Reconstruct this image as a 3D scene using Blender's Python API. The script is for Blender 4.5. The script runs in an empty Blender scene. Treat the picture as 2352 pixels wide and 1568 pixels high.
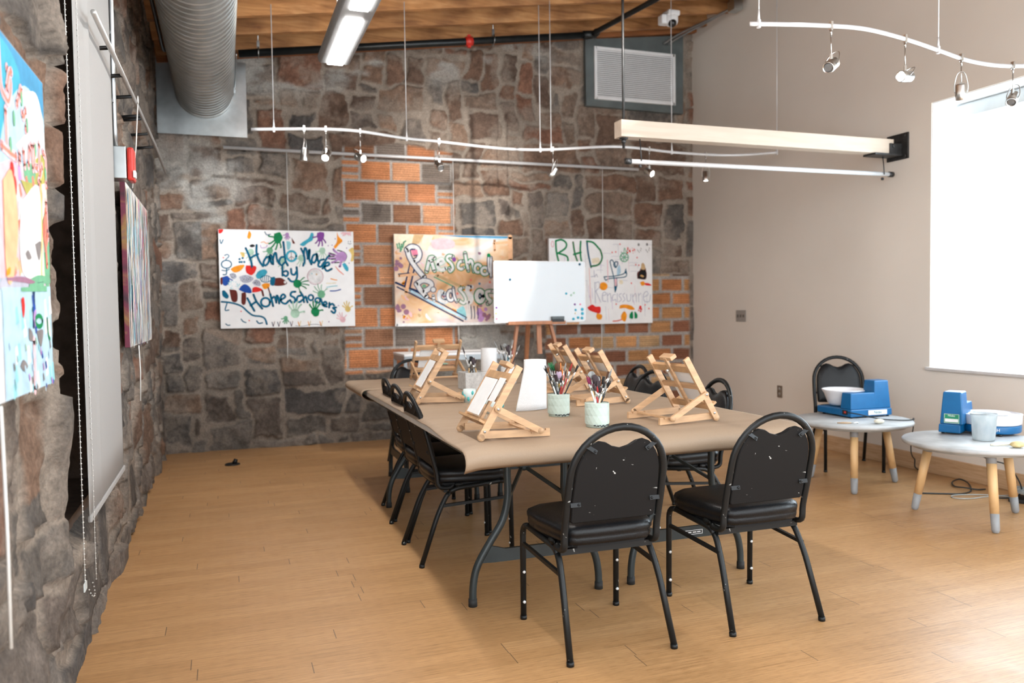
import bpy, math, random
import numpy as np
from mathutils import Vector, Matrix, Euler
PI = math.pi
SC = bpy.context.scene
COL = SC.collection
random.seed(7)

# ------------------------------------------------------------------ camera
cam_d = bpy.data.cameras.new('camera')
cam = bpy.data.objects.new('camera', cam_d)
COL.objects.link(cam)
SC.camera = cam
yaw, pitch, roll = math.radians(19.6175), math.radians(2.3187), math.radians(0.7809)
_F = Vector((math.sin(yaw) * math.cos(pitch), math.cos(yaw) * math.cos(pitch), -math.sin(pitch)))
_r = Vector((math.cos(yaw), -math.sin(yaw), 0))
_d = _F.cross(_r)
_R = math.cos(roll) * _r + math.sin(roll) * _d
_D = -math.sin(roll) * _r + math.cos(roll) * _d
m3 = Matrix((_R, -_D, -_F)).transposed()
cam.matrix_world = Matrix.Translation((0.53186, -7.92381, 1.28)) @ m3.to_4x4()
cam_d.sensor_width = 36
cam_d.lens = 1851.45 / 2352 * 36
cam_d.clip_start = 0.05
cam_d.dof.use_dof = True
cam_d.dof.focus_distance = 3.45
cam_d.dof.aperture_fstop = 2.4

# ------------------------------------------------------------------ exposure, world, large lights
SC.view_settings.view_transform = 'Standard'
SC.view_settings.look = 'None'
SC.view_settings.exposure = 1.08
SC.view_settings.gamma = 1.0
SC.view_settings.use_curve_mapping = False
W = bpy.data.worlds.new('daylight')
SC.world = W
W.use_nodes = True
bg = W.node_tree.nodes['Background']
bg.inputs[0].default_value = (0.92, 0.965, 1.0, 1)
bg.inputs[1].default_value = 2.15


def spot(name, loc, target, power, deg, blend=0.5, color=(1, 0.95, 0.88), rad=0.02):
    l = bpy.data.lights.new(name, 'SPOT')
    l.energy = power
    l.spot_size = math.radians(deg)
    l.spot_blend = blend
    l.color = color
    l.shadow_soft_size = rad
    o = bpy.data.objects.new(name, l)
    COL.objects.link(o)
    o.location = loc
    o.rotation_euler = (Vector(target) - Vector(loc)).to_track_quat('-Z', 'Y').to_euler()
    return o


SHADE_E = 3.4      # brightness of the sunlit shades
SHADE_E2 = 4.2

# ------------------------------------------------------------------ materials
MATS = {}


def mat(name, col, rough=0.5, metal=0.0, var=0.12, vs=8.0, bump=0.0, bs=60.0, emit=None, es=1.0, coat=0.0, alpha=None, stretch=None, spec=None):
    """principled material whose colour is varied by object-space noise"""
    if name in MATS:
        return MATS[name]
    m = bpy.data.materials.new(name)
    m.use_nodes = True
    nt = m.node_tree
    b = nt.nodes['Principled BSDF']
    b.inputs['Roughness'].default_value = rough
    b.inputs['Metallic'].default_value = metal
    if coat:
        b.inputs['Coat Weight'].default_value = coat
    if spec is not None:
        b.inputs['Specular IOR Level'].default_value = spec
    tc = nt.nodes.new('ShaderNodeTexCoord')
    vec = tc.outputs['Object']
    if stretch:
        mp = nt.nodes.new('ShaderNodeMapping')
        mp.inputs['Scale'].default_value = stretch
        nt.links.new(vec, mp.inputs['Vector'])
        vec = mp.outputs['Vector']
    n = nt.nodes.new('ShaderNodeTexNoise')
    n.inputs['Scale'].default_value = vs
    n.inputs['Detail'].default_value = 4
    nt.links.new(vec, n.inputs['Vector'])
    r = nt.nodes.new('ShaderNodeValToRGB')
    r.color_ramp.elements[0].position = 0.3
    r.color_ramp.elements[1].position = 0.7
    r.color_ramp.elements[0].color = [max(0, c * (1 - var)) for c in col] + [1]
    r.color_ramp.elements[1].color = [min(1, c * (1 + var)) for c in col] + [1]
    nt.links.new(n.outputs['Fac'], r.inputs[0])
    nt.links.new(r.outputs[0], b.inputs['Base Color'])
    if bump:
        n2 = nt.nodes.new('ShaderNodeTexNoise')
        n2.inputs['Scale'].default_value = bs
        n2.inputs['Detail'].default_value = 5
        nt.links.new(vec, n2.inputs['Vector'])
        bp = nt.nodes.new('ShaderNodeBump')
        bp.inputs['Strength'].default_value = bump
        bp.inputs['Distance'].default_value = 0.01
        nt.links.new(n2.outputs['Fac'], bp.inputs['Height'])
        nt.links.new(bp.outputs[0], b.inputs['Normal'])
    if emit:
        b.inputs['Emission Color'].default_value = list(emit) + [1]
        b.inputs['Emission Strength'].default_value = es
    if alpha is not None:
        b.inputs['Alpha'].default_value = alpha
    MATS[name] = m
    return m


def ramp(nt, fac, stops):
    r = nt.nodes.new('ShaderNodeValToRGB')
    e = r.color_ramp.elements
    while len(e) < len(stops):
        e.new(0.5)
    for k, (p, c) in enumerate(stops):
        e[k].position = p
        e[k].color = list(c) + [1]
    nt.links.new(fac, r.inputs[0])
    return r.outputs[0]


def noise(nt, vec, scale, detail=4, dist=0.0, rough=0.5):
    n = nt.nodes.new('ShaderNodeTexNoise')
    n.inputs['Scale'].default_value = scale
    n.inputs['Detail'].default_value = detail
    n.inputs['Distortion'].default_value = dist
    n.inputs['Roughness'].default_value = rough
    nt.links.new(vec, n.inputs['Vector'])
    return n.outputs['Fac']


def mapping(nt, scale, coord='Object', loc=(0, 0, 0)):
    tc = nt.nodes.new('ShaderNodeTexCoord')
    mp = nt.nodes.new('ShaderNodeMapping')
    mp.inputs['Scale'].default_value = scale
    mp.inputs['Location'].default_value = loc
    nt.links.new(tc.outputs[coord], mp.inputs['Vector'])
    return mp.outputs['Vector']


def mix(nt, fac, a, b, mode='MIX'):
    x = nt.nodes.new('ShaderNodeMix')
    x.data_type = 'RGBA'
    x.blend_type = mode
    for s, v in ((x.inputs[0], fac), (x.inputs[6], a), (x.inputs[7], b)):
        if hasattr(v, 'is_linked') or hasattr(v, 'links'):
            nt.links.new(v, s)
        elif isinstance(v, (int, float)):
            s.default_value = v
        else:
            s.default_value = list(v) + [1]
    return x.outputs[2]


def newmat(name, rough=0.5):
    m = bpy.data.materials.new(name)
    m.use_nodes = True
    b = m.node_tree.nodes['Principled BSDF']
    b.inputs['Roughness'].default_value = rough
    MATS[name] = m
    return m, m.node_tree, b


def bump(nt, b, h, strength, dist=0.01):
    bp = nt.nodes.new('ShaderNodeBump')
    bp.inputs['Strength'].default_value = strength
    bp.inputs['Distance'].default_value = dist
    nt.links.new(h, bp.inputs['Height'])
    nt.links.new(bp.outputs[0], b.inputs['Normal'])


# ------------------------------------------------------------------ mesh builder
class MB:
    def __init__(s):
        s.v, s.f, s.m, s.s = [], [], [], []
        s.cm = 0

    def add(s, vs, fs, smooth=False, M=None):
        o = len(s.v)
        for p in vs:
            p = Vector(p)
            s.v.append(tuple(M @ p if M else p))
        for f in fs:
            s.f.append([i + o for i in f])
            s.m.append(s.cm)
            s.s.append(smooth)
        return s

    def box(s, c, d, M=None):
        x, y, z = d[0] / 2, d[1] / 2, d[2] / 2
        vs = [(c[0] + a * x, c[1] + b * y, c[2] + e * z) for a in (-1, 1) for b in (-1, 1) for e in (-1, 1)]
        fs = [(0, 1, 3, 2), (4, 6, 7, 5), (0, 4, 5, 1), (2, 3, 7, 6), (0, 2, 6, 4), (1, 5, 7, 3)]
        return s.add(vs, fs, False, M)

    def bar(s, p0, p1, w, h, up=(0, 0, 1)):
        """box from p0 to p1, w across, h along up"""
        p0, p1 = Vector(p0), Vector(p1)
        t = p1 - p0
        L = t.length
        t.normalize()
        a = t.cross(Vector(up))
        if a.length < 1e-4:
            a = t.cross(Vector((1, 0, 0)))
        a.normalize()
        u = a.cross(t).normalized()
        M = Matrix.Translation((p0 + p1) / 2) @ Matrix((a, t, u)).transposed().to_4x4()
        return s.box((0, 0, 0), (w, L, h), M)

    def tube(s, pts, r, n=8, closed=False, flat=None, up=(0, 0, 1), caps=True):
        pts = [Vector(p) for p in pts]
        k = len(pts)
        rs = r if isinstance(r, (list, tuple)) else [r] * k
        vs, fs = [], []
        pa = None
        for i in range(k):
            if closed:
                t = pts[(i + 1) % k] - pts[i - 1]
            else:
                t = pts[min(i + 1, k - 1)] - pts[max(i - 1, 0)]
            t.normalize()
            if flat or pa is None:
                a = t.cross(Vector(up))
                if a.length < 1e-3:
                    a = t.cross(Vector((1, 0, 0.01)))
                if pa is not None and a.dot(pa) < 0 and not flat:
                    a = -a
            else:
                a = pa - t * pa.dot(t)
            a.normalize()
            pa = a
            b = t.cross(a)
            ra, rb = (flat if flat else (1, 1))
            for j in range(n):
                th = 2 * PI * j / n + PI / n
                vs.append(pts[i] + rs[i] * (math.cos(th) * ra * a + math.sin(th) * rb * b))
        for i in range(k if closed else k - 1):
            i2 = (i + 1) % k
            for j in range(n):
                j2 = (j + 1) % n
                fs.append((i * n + j, i * n + j2, i2 * n + j2, i2 * n + j))
        if caps and not closed:
            fs.append(tuple(range(n - 1, -1, -1)))
            fs.append(tuple((k - 1) * n + j for j in range(n)))
        return s.add(vs, fs, True)

    def cyl(s, p0, p1, r0, r1=None, n=16):
        return s.tube([p0, p1], [r0, r0 if r1 is None else r1], n)

    def lathe(s, prof, c=(0, 0, 0), n=24, M=None, smooth=True):
        """prof: (radius, height) pairs, turned about Z"""
        vs, fs = [], []
        k = len(prof)
        for (r, z) in prof:
            for j in range(n):
                t = 2 * PI * j / n
                vs.append((c[0] + r * math.cos(t), c[1] + r * math.sin(t), c[2] + z))
        for i in range(k - 1):
            for j in range(n):
                j2 = (j + 1) % n
                fs.append((i * n + j, i * n + j2, (i + 1) * n + j2, (i + 1) * n + j))
        if prof[0][0] > 1e-5:
            fs.append(tuple(range(n - 1, -1, -1)))
        if prof[-1][0] > 1e-5:
            fs.append(tuple((k - 1) * n + j for j in range(n)))
        return s.add(vs, fs, smooth, M)

    def prism(s, out, t, M=None, smooth=False):
        """outline in local XY, thickness t along local Z (centred)"""
        n = len(out)
        vs = [(x, y, -t / 2) for x, y in out] + [(x, y, t / 2) for x, y in out]
        fs = [tuple(range(n - 1, -1, -1)), tuple(range(n, 2 * n))]
        fs += [(i, (i + 1) % n, (i + 1) % n + n, i + n) for i in range(n)]
        return s.add(vs, fs, smooth, M)

    def rings(s, rings, smooth=True, cap=True):
        n = len(rings[0])
        vs = [p for r in rings for p in r]
        fs = []
        for i in range(len(rings) - 1):
            for j in range(n):
                j2 = (j + 1) % n
                fs.append((i * n + j, i * n + j2, (i + 1) * n + j2, (i + 1) * n + j))
        if cap:
            fs.append(tuple(range(n - 1, -1, -1)))
            fs.append(tuple((len(rings) - 1) * n + j for j in range(n)))
        return s.add(vs, fs, smooth)

    def grid(s, P, smooth=True):
        """P: list of rows of points"""
        a, b = len(P), len(P[0])
        vs = [p for r in P for p in r]
        fs = [(i * b + j, i * b + j + 1, (i + 1) * b + j + 1, (i + 1) * b + j) for i in range(a - 1) for j in range(b - 1)]
        return s.add(vs, fs, smooth)

    def sphere(s, c, r, n=12, sc=(1, 1, 1)):
        k = max(4, n // 2)
        prof = [(max(1e-6, math.cos(-PI / 2 + PI * i / k)), math.sin(-PI / 2 + PI * i / k)) for i in range(k + 1)]
        M = Matrix.Translation(c) @ Matrix.Diagonal((r * sc[0], r * sc[1], r * sc[2], 1))
        return s.lathe(prof, (0, 0, 0), n, M)

    def build(s, name, mats, parent=None, bevel=0.0, label=None, solid=0.0, sub=0, seg=2):
        me = bpy.data.meshes.new(name)
        me.from_pydata(s.v, [], s.f)
        for x in (mats if isinstance(mats, (list, tuple)) else [mats]):
            me.materials.append(x)
        me.polygons.foreach_set('material_index', s.m)
        me.polygons.foreach_set('use_smooth', s.s)
        me.update()
        o = bpy.data.objects.new(name, me)
        COL.objects.link(o)
        if parent:
            o.parent = parent
        if solid:
            md = o.modifiers.new('thickness', 'SOLIDIFY')
            md.thickness = solid
            md.offset = 0
        if bevel:
            md = o.modifiers.new('bevel', 'BEVEL')
            md.width = bevel
            md.segments = seg
            md.limit_method = 'ANGLE'
        if sub:
            md = o.modifiers.new('sub', 'SUBSURF')
            md.levels = md.render_levels = sub
        if label:
            o['label'] = label
        return o


def fillet(pts, r, n=5):
    """round the inner corners of a polyline"""
    pts = [Vector(p) for p in pts]
    out = [pts[0]]
    for i in range(1, len(pts) - 1):
        a, b, c = pts[i - 1], pts[i], pts[i + 1]
        d1, d2 = (a - b), (c - b)
        q = min(r, d1.length * 0.49, d2.length * 0.49)
        p, e = b + d1.normalized() * q, b + d2.normalized() * q
        for k in range(n + 1):
            t = k / n
            out.append((1 - t) ** 2 * p + 2 * t * (1 - t) * b + t * t * e)
    out.append(pts[-1])
    return out


def smooth_path(pts, k=6):
    """Catmull-Rom through the points"""
    P = [Vector(p) for p in pts]
    P = [2 * P[0] - P[1]] + P + [2 * P[-1] - P[-2]]
    out = []
    for i in range(1, len(P) - 2):
        for j in range(k):
            t = j / k
            a, b, c, d = P[i - 1], P[i], P[i + 1], P[i + 2]
            out.append(0.5 * ((2 * b) + (c - a) * t + (2 * a - 5 * b + 4 * c - d) * t * t + (3 * b - a - 3 * c + d) * t ** 3))
    out.append(P[-2])
    return out


def thing(name, label, cat, loc=(0, 0, 0), rz=0.0, group=None):
    o = bpy.data.objects.new(name, None)
    o.empty_display_size = 0.1
    COL.objects.link(o)
    o.location = loc
    o.rotation_euler = (0, 0, rz)
    o['label'] = label
    o['category'] = cat
    if group:
        o['group'] = group
    return o


def tag(o, label, cat, group=None):
    o['label'] = label
    o['category'] = cat
    if group:
        o['group'] = group
    return o


def struct(o):
    o['kind'] = 'structure'
    return o


def dup(root, loc, rz=0.0, label=None, group=None):
    r = root.copy()
    COL.objects.link(r)
    r.location = loc
    r.rotation_euler = (0, 0, rz)
    if label:
        r['label'] = label
    if group:
        r['group'] = group
    for ch in list(root.children):
        c = ch.copy()
        COL.objects.link(c)
        c.parent = r
        for g in list(ch.children):
            d = g.copy()
            COL.objects.link(d)
            d.parent = c
    return r


RW = 5.54          # inner face of the right wall
PT = 0.745         # upper side of the paper on the tables


def roof(x):
    return 3.50 + 0.147 * x


# common materials
M_BLACK = mat('black_powder_coat', (0.006, 0.007, 0.008), 0.42, 0.0, 0.3, 20, 0.05, 200, spec=.3)
M_VINYL = mat('black_vinyl', (0.005, 0.0055, 0.0065), 0.34, 0, 0.25, 12, 0.12, 140, spec=.28)
M_STEEL = mat('brushed_steel', (0.62, 0.62, 0.60), 0.28, 1.0, 0.08, 30)
M_GALV = mat('galvanised_steel', (0.50, 0.54, 0.55), 0.33, 1.0, 0.22, 5)
M_WHITE = mat('white_paint', (0.82, 0.83, 0.84), 0.5, 0, 0.04, 12)
M_BEECH = mat('beech_wood', (0.54, 0.335, 0.185), 0.5, 0, 0.18, 9, 0, 60, stretch=(1, 1, 6))
M_WIRE = mat('white_cord', (0.72, 0.72, 0.70), 0.5, 0, 0.05, 20)
M_BRIGHT = mat('satin_silver', (0.72, 0.73, 0.74), 0.35, 0.15, 0.04, 20)
M_DARKMETAL = mat('dark_steel', (0.045, 0.045, 0.045), 0.45, 0.6, 0.3, 20)
# ------------------------------------------------------------------ floor
m, nt, b = newmat('bamboo_floor', 0.36)


def mth(op, a, c=None):
    q = nt.nodes.new('ShaderNodeMath')
    q.operation = op
    for k, x in enumerate((a, c)):
        if x is None:
            continue
        if isinstance(x, (int, float)):
            q.inputs[k].default_value = x
        else:
            nt.links.new(x, q.inputs[k])
    return q.outputs[0]


def wn(a, dims='1D', vec=None):
    q = nt.nodes.new('ShaderNodeTexWhiteNoise')
    q.noise_dimensions = dims
    nt.links.new(a, q.inputs['W' if dims == '1D' else 'Vector'])
    return q.outputs['Value']


sx = nt.nodes.new('ShaderNodeSeparateXYZ')
nt.links.new(mapping(nt, (1, 1, 1), loc=(20, 20, 0)), sx.inputs[0])
ry = mth('DIVIDE', sx.outputs[1], 0.0935)
row = mth('FLOOR', ry)
xo = mth('ADD', mth('DIVIDE', sx.outputs[0], 1.55), mth('MULTIPLY', wn(row), 7.0))
pk = mth('FLOOR', xo)
cb = nt.nodes.new('ShaderNodeCombineXYZ')
nt.links.new(row, cb.inputs[0])
nt.links.new(pk, cb.inputs[1])
pid = wn(cb.outputs[0], '3D')
base = ramp(nt, pid, [(0.0, (0.43, 0.245, 0.108)), (0.5, (0.465, 0.268, 0.120)), (1.0, (0.495, 0.292, 0.136))])
# dark butt joints, faint long seams
fx = mth('FRACT', xo)
fy = mth('FRACT', ry)
butt = mth('LESS_THAN', fx, 0.0022)
seam = mth('LESS_THAN', fy, 0.018)
g = mapping(nt, (1.6, 120, 1))
gr = ramp(nt, noise(nt, g, 1.7, 6, 0, 0.66), [(0.30, (0.52, 0.45, 0.36)), (0.46, (0.94, 0.92, 0.89)), (0.68, (1.16, 1.15, 1.13))])
g2 = ramp(nt, noise(nt, mapping(nt, (9, 260, 1)), 2.0, 2), [(0.36, (0.62, 0.55, 0.46)), (0.47, (1, 1, 1))])
c = mix(nt, 1.0, base, gr, 'MULTIPLY')
c = mix(nt, 0.75, c, g2, 'MULTIPLY')
c = mix(nt, mth('MULTIPLY', butt, 0.8), c, (0.07, 0.045, 0.03))
c = mix(nt, mth('MULTIPLY', seam, 0.30), c, (0.16, 0.09, 0.04))
nt.links.new(c, b.inputs['Base Color'])
rr = ramp(nt, noise(nt, mapping(nt, (3, 3, 3)), 2.0, 3), [(0.3, (0.34,) * 3), (0.7, (0.42,) * 3)])
nt.links.new(rr, b.inputs['Roughness'])
bump(nt, b, noise(nt, g, 1.7, 5), 0.05, 0.004)
M_FLOOR = m
mb = MB()
mb.box((2.75, -4.4, -0.06), (6.4, 9.4, 0.12))
struct(mb.build('floor', M_FLOOR))

# ------------------------------------------------------------------ stone walls
_tab = np.random.RandomState(3).rand(256, 256)


def vn(x, y, s=0):
    x = x + s * 17.31
    y = y + s * 9.73
    xi, yi = np.floor(x).astype(int), np.floor(y).astype(int)
    fx, fy = x - xi, y - yi
    fx, fy = fx * fx * (3 - 2 * fx), fy * fy * (3 - 2 * fy)
    g = lambda a, c: _tab[a % 256, c % 256]
    return (g(xi, yi) * (1 - fx) + g(xi + 1, yi) * fx) * (1 - fy) + (g(xi, yi + 1) * (1 - fx) + g(xi + 1, yi + 1) * fx) * fy


def fbm(x, y, s=0, o=4):
    t, a, k = 0, 0.5, 1.0
    for i in range(o):
        t = t + a * vn(x * k, y * k, s + i)
        a *= 0.5
        k *= 2.03
    return t / 0.9375 if o == 4 else t


def sstep(a, c, x):
    t = np.clip((x - a) / (c - a), 0, 1)
    return t * t * (3 - 2 * t)


def pack_stones(nu, nv, rng):
    ids = -np.ones((nv, nu), int)
    rects = []
    for j in range(nv):
        for i in range(nu):
            if ids[j, i] >= 0:
                continue
            w = rng.choice([2, 3, 3, 4, 4, 5, 6, 7])
            h = rng.choice([1, 2, 2, 2, 3, 3, 4])
            k = 0
            while k < w and i + k < nu and ids[j, i + k] < 0:
                k += 1
            w = k
            h = min(h, nv - j)
            ids[j:j + h, i:i + w] = len(rects)
            rects.append((i, i + w, j, j + h))
    return ids, np.array(rects, float)


def rubble(U, V, seed, cs=0.075):
    """irregular rubble masonry: height, colour per vertex"""
    rng = np.random.RandomState(seed)
    u0, v0 = U.min() - 0.3, V.min() - 0.3
    nu, nv = int((U.max() - u0 + 0.4) / cs), int((V.max() - v0 + 0.4) / cs)
    ids, rc = pack_stones(nu, nv, rng)
    n = len(rc)
    wu = U + 0.22 * (fbm(U * 2.4, V * 2.4, seed + 1) - 0.5) + 0.05 * (fbm(U * 11, V * 11, seed + 2) - 0.5)
    wv = V + 0.20 * (fbm(U * 2.0, V * 2.0, seed + 3) - 0.5) + 0.05 * (fbm(U * 10, V * 10, seed + 4) - 0.5)
    a, c = (wu - u0) / cs, (wv - v0) / cs
    I = ids[np.clip(c.astype(int), 0, nv - 1), np.clip(a.astype(int), 0, nu - 1)]
    R = rc[I]
    du = np.minimum(a - R[..., 0], R[..., 1] - a) * cs
    dv = np.minimum(c - R[..., 2], R[..., 3] - c) * cs
    rad = 0.035
    d = np.where((du < rad) & (dv < rad), rad - np.hypot(rad - du, rad - dv), np.minimum(du, dv))
    mw = (0.004 + 0.014 * rng.rand(n) ** 2)[I] + 0.060 * (fbm(U * 5, V * 5, seed + 7) - 0.40)
    t = sstep(mw, mw + 0.012, d)
    base = (0.006 + 0.030 * rng.rand(n))[I]
    cu, cv = (R[..., 0] + R[..., 1]) / 2, (R[..., 2] + R[..., 3]) / 2
    tilt = ((rng.rand(n) - 0.5)[I] * (a - cu) + (rng.rand(n) - 0.5)[I] * (c - cv)) * cs * 0.28
    ruggedness = rng.rand(n)[I]
    f1 = fbm(U * 9 + I * 3.7, V * 9 + I * 1.3, seed + 9) - 0.5
    f2 = np.abs(fbm(U * 16 + I * 2.1, V * 11 + I, seed + 12) - 0.5)
    h = t * (base + tilt + (0.012 + 0.055 * ruggedness) * f1 - 0.075 * ruggedness ** 1.5 * np.maximum(0, .16 - f2)) + (1 - t) * 0.010 * (fbm(U * 22, V * 22, seed + 15) - 0.5)
    h = h - 0.014
    return h, t, I, n, rng


PAL_BROWN = np.array([(.195, .130, .098), (.225, .158, .120), (.170, .122, .096), (.235, .135, .098), (.215, .172, .142), (.150, .112, .092), (.27, .200, .155)])
PAL_BROWN = PAL_BROWN * np.array((1.10, 1.0, 0.93))
PAL_GREY = np.array([(.140, .124, .112), (.165, .146, .130), (.200, .170, .148), (.120, .110, .104), (.170, .138, .118), (.225, .200, .178)])
MORT = np.array((.340, .285, .236))


def stone_colour(U, V, t, I, n, rng, greyness):
    pb = PAL_BROWN[rng.randint(0, len(PAL_BROWN), n)][I]
    pg = PAL_GREY[rng.randint(0, len(PAL_GREY), n)][I]
    k = (rng.rand(n)[I] < greyness)[..., None]
    c = np.where(k, pg, pb)
    f = fbm(U * 11 + I, V * 11, 31)[..., None]
    f2 = fbm(U * 34, V * 34, 35)[..., None]
    c = c * (0.55 + 0.75 * f) * (0.70 + 0.6 * f2)
    # mortar smeared and dusted over the stone faces
    sm = sstep(0.47, 0.72, fbm(U * 3.7, V * 3.7, 41) + 0.25 * (f2[..., 0] - 0.5))[..., None] * 0.6
    mo = MORT * (0.72 + 0.5 * fbm(U * 18, V * 18, 44)[..., None])
    c = c * (1 - sm) + mo * sm
    tt = t[..., None]
    return c * tt + mo * (1 - tt)


def wall_mesh(name, P, colr, tile, keep, mats):
    nv, nu = P.shape[:2]
    me = bpy.data.meshes.new(name)
    j, i = np.mgrid[0:nv - 1, 0:nu - 1]
    a = (j * nu + i)
    q = np.stack([a, a + 1, a + nu + 1, a + nu], -1)[keep]
    nq = len(q)
    me.vertices.add(nv * nu)
    me.vertices.foreach_set('co', P.reshape(-1))
    me.loops.add(nq * 4)
    me.loops.foreach_set('vertex_index', q.reshape(-1).astype(np.int32))
    me.polygons.add(nq)
    me.polygons.foreach_set('loop_start', np.arange(0, nq * 4, 4, dtype=np.int32))
    me.polygons.foreach_set('use_smooth', np.ones(nq, bool))
    me.update(calc_edges=True)
    ca = me.color_attributes.new('stone', 'FLOAT_COLOR', 'POINT')
    rgba = np.concatenate([colr, np.ones(colr.shape[:2] + (1,))], -1)
    ca.data.foreach_set('color', rgba.reshape(-1).astype(np.float32))
    ta = me.attributes.new('tile', 'FLOAT', 'POINT')
    ta.data.foreach_set('value', tile.reshape(-1).astype(np.float32))
    me.materials.append(mats)
    o = bpy.data.objects.new(name, me)
    COL.objects.link(o)
    return struct(o)


m, nt, b = newmat('rubble_stone', 0.9)
at_ = nt.nodes.new('ShaderNodeAttribute')
at_.attribute_name = 'stone'
tl = nt.nodes.new('ShaderNodeAttribute')
tl.attribute_name = 'tile'
ov = mapping(nt, (1, 1, 1))
fine = ramp(nt, noise(nt, ov, 70, 6, 0, 0.65), [(0.3, (0.62, 0.62, 0.62)), (0.7, (1.32, 1.30, 1.28))])
c = mix(nt, 0.85, at_.outputs['Color'], fine, 'MULTIPLY')
# scored lines of the clay tiles
wv_ = nt.nodes.new('ShaderNodeTexWave')
wv_.bands_direction = 'Z'
wv_.inputs['Scale'].default_value = 14.0
wv_.inputs['Distortion'].default_value = 1.6
wv_.inputs['Detail'].default_value = 3
nt.links.new(mapping(nt, (0.12, 1, 1)), wv_.inputs['Vector'])
wr = ramp(nt, wv_.outputs['Fac'], [(0.0, (0.74, 0.70, 0.68)), (0.55, (1.05, 1.05, 1.05))])
c2 = mix(nt, 1.0, c, wr, 'MULTIPLY')
c = mix(nt, tl.outputs['Fac'], c, c2)
nt.links.new(c, b.inputs['Base Color'])
b.inputs['Specular IOR Level'].default_value = 0.25
bump(nt, b, noise(nt, ov, 38, 9, 0.4, 0.68), 0.85, 0.016)
M_STONE = m

# back wall: rubble with two areas of clay tile and brick infill
res = 0.0125
uu = np.arange(-0.05, RW + 0.08, res)
vv = np.arange(-0.02, 4.70, res)
U, V = np.meshgrid(uu, vv)
h, t, I, n, rng = rubble(U, V, 11, 0.098)
dk_ = sstep(1.25, 0.5, V) * sstep(4.4, 2.6, U)
grey = np.clip(0.22 + 0.75 * dk_ + 0.35 * sstep(1.0, 0.2, U), 0, 0.95)
C = stone_colour(U, V, t, I, n, rng, grey)
C = C * (1 - 0.32 * dk_[..., None])          # darker lower courses at the left
# pale lime plaster left over the upper courses and in the left corner
pl = sstep(0.50, 0.66, fbm(U * 2.6, V * 4.2, 71)) * np.clip(sstep(3.0, 3.35, V - 0.147 * U) * sstep(4.2, 3.2, U) + 0.9 * sstep(0.75, 0.2, np.abs(U - 0.25)) * sstep(0.75, 0.3, np.abs(V - 2.35)), 0, 1)
pl = np.maximum(pl, sstep(0.46, 0.56, fbm(U * 3.1, V * 3.1, 77)) * sstep(0.55, 0.3, np.abs(U - 3.0)) * sstep(0.45, 0.2, np.abs(V - 0.9)))
plc = np.array((.46, .45, .42)) * (0.75 + 0.45 * fbm(U * 14, V * 14, 73)[..., None])
C = C * (1 - 0.85 * pl[..., None]) + plc * 0.85 * pl[..., None]
h = h * (1 - 0.6 * pl)
tile = np.zeros_like(U)


def masonry(mask, u0, v0, bw, bh, jo, cols, wts, seed, halves):
    """coursed blocks inside mask; halves = thirds stacked at the ends of the courses"""
    global h, C, tile
    r = np.random.RandomState(seed)
    wu = U + 0.006 * (fbm(U * 20, V * 20, seed) - 0.5)
    wvv = V + 0.010 * (fbm(U * 6, V * 6, seed + 1) - 0.5)
    row = np.floor((wvv - v0) / bh).astype(int)
    off = np.where(row % 2 == 0, 0.0, bw * 0.5)
    cc = (wu - u0 + off) / bw
    colm = np.floor(cc).astype(int)
    fu = (cc - colm) * bw
    fv = (wvv - v0) - row * bh
    sub = np.zeros_like(U, bool)
    if halves:
        sub = ((colm == 0) & (row % 2 == 1)) | ((colm == int(halves)) & (row % 2 == 0))
    fvs = np.where(sub, np.mod(fv, bh / 3), fv)
    hh = np.where(sub, bh / 3, bh)
    d = np.minimum(np.minimum(fu, bw - fu), np.minimum(fvs, hh - fvs))
    tt = sstep(jo * 0.5, jo * 0.5 + 0.006, d)
    key = (row * 131 + colm * 17 + np.where(sub, np.floor(fv / (bh / 3)).astype(int) * 7 + 5, 0)) % 997
    pick = r.choice(len(cols), 997, p=wts)[key]
    cl = np.array(cols)[pick] * (0.82 + 0.36 * r.rand(997)[key][..., None])
    st = fbm(U * 3 + key, V * 60, seed + 4)[..., None]
    cl = cl * (0.70 + 0.55 * st) * (0.75 + 0.5 * fbm(U * 9, V * 9, seed + 6)[..., None])
    mo = np.array((.40, .37, .34)) * (0.8 + 0.4 * fbm(U * 25, V * 25, seed + 8)[..., None])
    col = cl * tt[..., None] + mo * (1 - tt[..., None])
    mk = mask[..., None]
    C = C * (1 - mk) + col * mk
    h = h * (1 - mask) + mask * (tt * 0.012 - 0.012 + 0.004 * (fbm(U * 20, V * 20, seed + 9) - 0.5))
    tile = np.maximum(tile, mask * tt)


wob = 0.05 * (fbm(U * 5, V * 5, 91) - 0.5)
mk1 = sstep(1.63, 1.65, U + wob) * sstep(2.76, 2.74, U + wob) * sstep(0.66, 0.68, V + wob) * sstep(2.93, 2.90, V + 0.10 * np.abs(U - 2.2) + wob)
masonry(mk1, 1.66, 0.705, 0.305, 0.2045, 0.020,
        [(.56, .235, .105), (.48, .205, .100), (.60, .30, .16), (.20, .165, .14), (.30, .15, .085), (.62, .36, .22)], [.28, .22, .2, .12, .1, .08], 5, 3)
wob2 = 0.16 * (fbm(U * 4, np.floor(V / 0.155) * 3.3, 95) - 0.5)
mk2 = np.maximum(sstep(3.72, 3.74, U + wob2) * sstep(1.20, 1.16, V), sstep(4.93, 4.95, U + wob2) * sstep(1.66, 1.62, V)) * sstep(0.20, 0.26, V) * sstep(5.50, 5.48, U + 0.5 * wob)
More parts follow.
